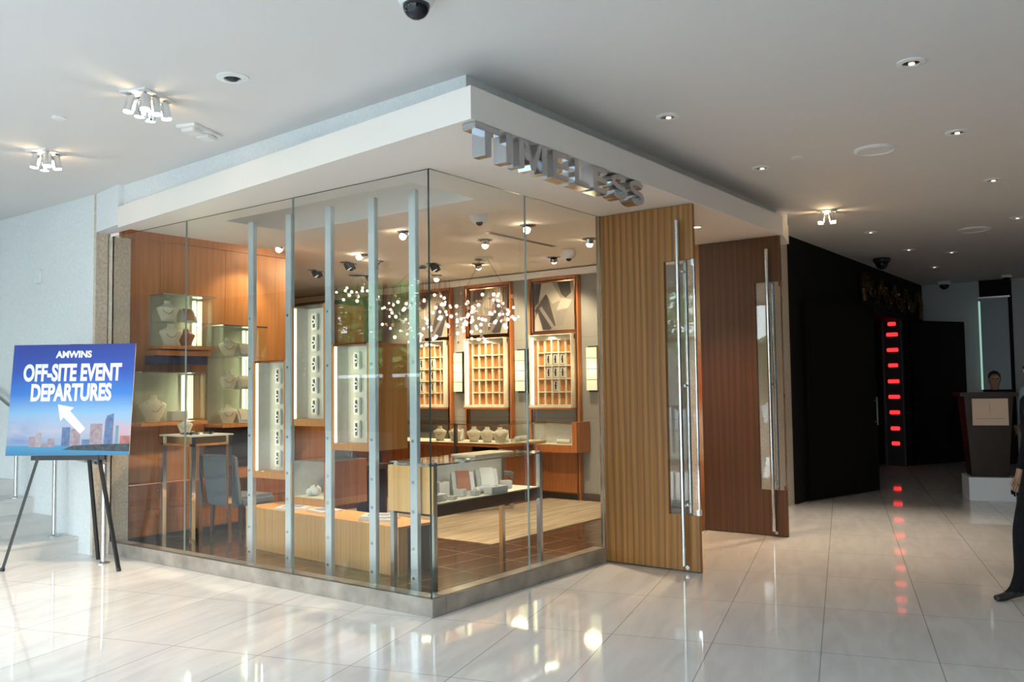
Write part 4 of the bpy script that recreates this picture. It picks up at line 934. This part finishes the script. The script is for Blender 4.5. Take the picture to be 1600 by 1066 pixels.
# ---------------- people
def person(label, loc, rotz, h=1.75, stride=0.0, arms=((.0, .0), (.0, .0)), shirt='suit', trousers='suit', hair=True):
    """local +y is forward"""
    s = h/1.75
    V, E_, Rr = [], [], []
    def v(x, y, z, rx, ry=None, parent=None):
        V.append((x*s, y*s, z*s)); Rr.append((rx*s, (ry or rx)*s)); i = len(V)-1
        if parent is not None: E_.append((parent, i))
        return i
    pel = v(0, 0, .96, .135, .105); wst = v(0, .0, 1.10, .125, .095, pel); ch = v(0, .0, 1.29, .150, .110, wst); nb = v(0, -.01, 1.46, .075, .07, ch)
    nk = v(0, .005, 1.53, .052, .055, nb); hd_ = v(0, .02, 1.605, .068, .085, nk); h2 = v(0, .02, 1.665, .072, .092, hd_); ht = v(0, .005, 1.715, .048, .062, h2)
    ns = v(0, .118, 1.625, .012, .012, hd_); cn = v(0, .085, 1.555, .030, .03, hd_)
    for sd in (-1, 1): v(sd*.080, -.005, 1.63, .012, .02, hd_)
    for k, sd in enumerate((-1, 1)):
        sh = v(sd*.175, -.01, 1.425, .068, .064, ch)
        fwd, out = arms[k]
        el = v(sd*(.225+out*.3), -.03+fwd*.35, 1.14+fwd*.05, .046, .044, sh)
        wr = v(sd*(.225+out*.2), .04+fwd*.9, .90+fwd*.42, .029, .026, el)
        dirv = Vector(V[wr])-Vector(V[el]); dirv.normalize()
        pv = Vector(V[wr])/s+dirv*.07; pm = v(*pv, .020, .036, wr)
        for fi in range(4):
            b = pv+dirv*.04+Vector((0, (fi-1.5)*.020, 0)); a1 = v(*b, .0095, .0095, pm)
            L_ = (.032, .042, .044, .036)[fi]
            c1 = b+dirv*L_+Vector((-sd*.006, 0, 0)); a2 = v(*c1, .0085, .0085, a1); c2 = c1+dirv*L_*.7+Vector((-sd*.018, 0, 0)); v(*c2, .007, .007, a2)
        tb_ = pv+dirv*(-.01)+Vector((-sd*.01, .040, 0)); a1 = v(*tb_, .011, .011, pm); v(*(tb_+dirv*.045+Vector((-sd*.006, .012, 0))), .0085, .0085, a1)
        f = stride*sd
        hp = v(sd*.09, .0, .90, .098, .098, pel); kn = v(sd*.095, .02+f*.55+.02, .50, .062, .062, hp); an = v(sd*.10, f-.02, .10, .042, .046, kn)
        he = v(sd*.10, f-.05, .045, .038, .036, an); bl = v(sd*.105, f+.10, .035, .042, .030, an); v(sd*.108, f+.175, .028, .034, .022, bl)
    me = bpy.data.meshes.new('body'); me.from_pydata(V, E_, []); ob = bpy.data.objects.new('body', me); C.objects.link(ob)
    md = ob.modifiers.new('skin', 'SKIN'); md.use_smooth_shade = True
    for i, d_ in enumerate(me.skin_vertices[0].data): d_.radius = Rr[i]; d_.use_root = (i == 0)
    sb = ob.modifiers.new('sub', 'SUBSURF'); sb.levels = 2; sb.render_levels = 2
    bpy.context.view_layer.update()
    m2 = bpy.data.meshes.new_from_object(ob.evaluated_get(bpy.context.evaluated_depsgraph_get()))
    bpy.data.objects.remove(ob)
    for mm in ('skin', shirt, trousers, 'black'): m2.materials.append(M[mm])
    wr_z = None
    hands = [Vector(V[i]) for i in range(len(V)) if abs(Rr[i][0]/s-.020) < 1e-6]
    zmin = min(q.co.z for q in m2.vertices)
    for p in m2.polygons:
        c = p.center; z = c.z/s; k = 1
        if z > 1.485: k = 0
        elif z < .075: k = 3
        elif z < .93 and abs(c.x)/s < .2: k = 2
        if any((c-q).length < .085*s for q in hands): k = 0
        p.material_index = k; p.use_smooth = True
    root = thing('person', label, 'person', (loc[0], loc[1], loc[2]-zmin), rotz)
    b = bpy.data.objects.new('body', m2); C.objects.link(b); b.parent = root
    hr = MB(); hr.sph((0, -.012*s, 1.672*s), .098*s, 20, (.86, 1.06, .95))
    for vv in list(hr.b.verts):
        if vv.co.z < 1.60*s: vv.co.z = 1.60*s
        if vv.co.y > .045*s and vv.co.z < 1.70*s: vv.co.y = .045*s
    hr.build('hair', 'hair', root, smooth=True)
    ey = MB()
    for sd in (-1, 1): ey.sph((sd*.031*s, .098*s, 1.645*s), .011*s, 8)
    ey.build('eyes', 'hair', root)
    MB().lathe([(.062*s, 0), (.064*s, .02*s), (.056*s, .028*s)], c=(0, -.004*s, 1.465*s), seg=20).build('collar', shirt, root)
    return root
person('person in dark suit walking at the right edge of the picture', (2.70, -3.33, 0), math.radians(38), 1.76, .16)
person('person in dark jacket with black hair standing behind the host stand', (9.65, -2.05, 0), math.radians(105), 1.70, 0, ((.12, 0), (.12, 0)))
person('person in light blue shirt beside the host stand at the picture edge', (9.85, -2.56, 0), math.radians(100), 1.80, 0, ((.05, 0), (.05, 0)), shirt='shirt')

# ================================================================== OUTSIDE THE LOBBY GLAZING
def tree(loc, h, r, label, seed, kind='tree'):
    rnd = random.Random(seed)
    t = thing(kind, label, kind, loc); q_ = h/6.5
    MB().cyl((0, 0, 0), (.5*q_, .3*q_, h*.55), .24*q_, .12*q_, seg=10).cyl((.5*q_, .3*q_, h*.55), (.3*q_, .8*q_, h*.8), .12*q_, .05*q_, seg=8).cyl((.4*q_, .25*q_, h*.45), (1.1*q_, -.6*q_, h*.8), .09*q_, .04*q_, seg=8).build('trunk', 'bark', t)
    b = bmesh.new()
    for k in range(1500):
        while True:
            p = Vector((rnd.uniform(-1, 1), rnd.uniform(-1, 1), rnd.uniform(-1, 1)))
            if p.length < 1: break
        q = Vector((.4*q_+p.x*r, .2*q_+p.y*r, h*.66+p.z*r*.9)); a = Vector((rnd.gauss(0, 1), rnd.gauss(0, 1), rnd.gauss(0, .6))).normalized()*rnd.uniform(.12, .26)
        c = a.cross(Vector((rnd.gauss(0, 1), rnd.gauss(0, 1), rnd.gauss(0, 1)))).normalized()*.09
        b.faces.new([b.verts.new(q-a), b.verts.new(q+c), b.verts.new(q+a), b.verts.new(q-c)])
    mb = MB(); mb.b.free(); mb.b = b; mb.build('foliage', 'leaf', t)
for i, (x, y, h, r, lab) in enumerate(((-15.5, 15.6, 6.5, 2.3, 'leafy tree nearest the high lobby window'), (-21, 22.5, 8, 2.8, 'taller tree behind the one at the high window'), (-15.8, 9.4, 6, 2.2, 'tree outside the lobby glazing next to the dark pier'),
        (-14.8, 2.4, 6.5, 2.4, 'tree outside the left part of the long glazing'), (-15.5, -4.0, 6, 2.2, 'tree outside the middle of the long glazing'), (-16, -10, 7, 2.6, 'distant tree at the end of the long glazing'))):
    tree((x, y, -.1), h, r, lab, i)
for i, (x, y, h, r, lab) in enumerate(((-12.4, 9.6, 3.2, 1.0, 'added shrub left of the high lobby window, cuts mirrored glare'), (-12.45, 12.2, 3.3, 1.05, 'added shrub straight outside the high lobby window, cuts mirrored glare'), (-12.4, 14.8, 3.1, 1.0, 'added shrub right of the high lobby window, cuts mirrored glare'),
        (-9.4, 4.6, 3.0, 1.0, 'added shrub outside the pier end of the long glazing, cuts mirrored glare'), (-10.5, 0.2, 2.9, 1.0, 'added shrub outside the middle of the long glazing, cuts mirrored glare'))):
    tree((x, y, -.1), h, r, lab, 20+i, 'shrub')  # shrubs added outside to dim the glare mirrored in the glass
fn = thing('fence', 'pale rail fence across the paving outside the lobby glazing', 'fence', (-10.9, 0, -.1))
MB().box(-.03, .03, 4, 20, 1.95, 2.03).box(-.03, .03, 4, 20, .5, .56).build('rail', 'steel', fn)
for i in range(17): MB().box(-.03, .03, 4+i*.95, 4.06+i*.95, 0, 2.0).build('fence_post', 'darksteel', fn)
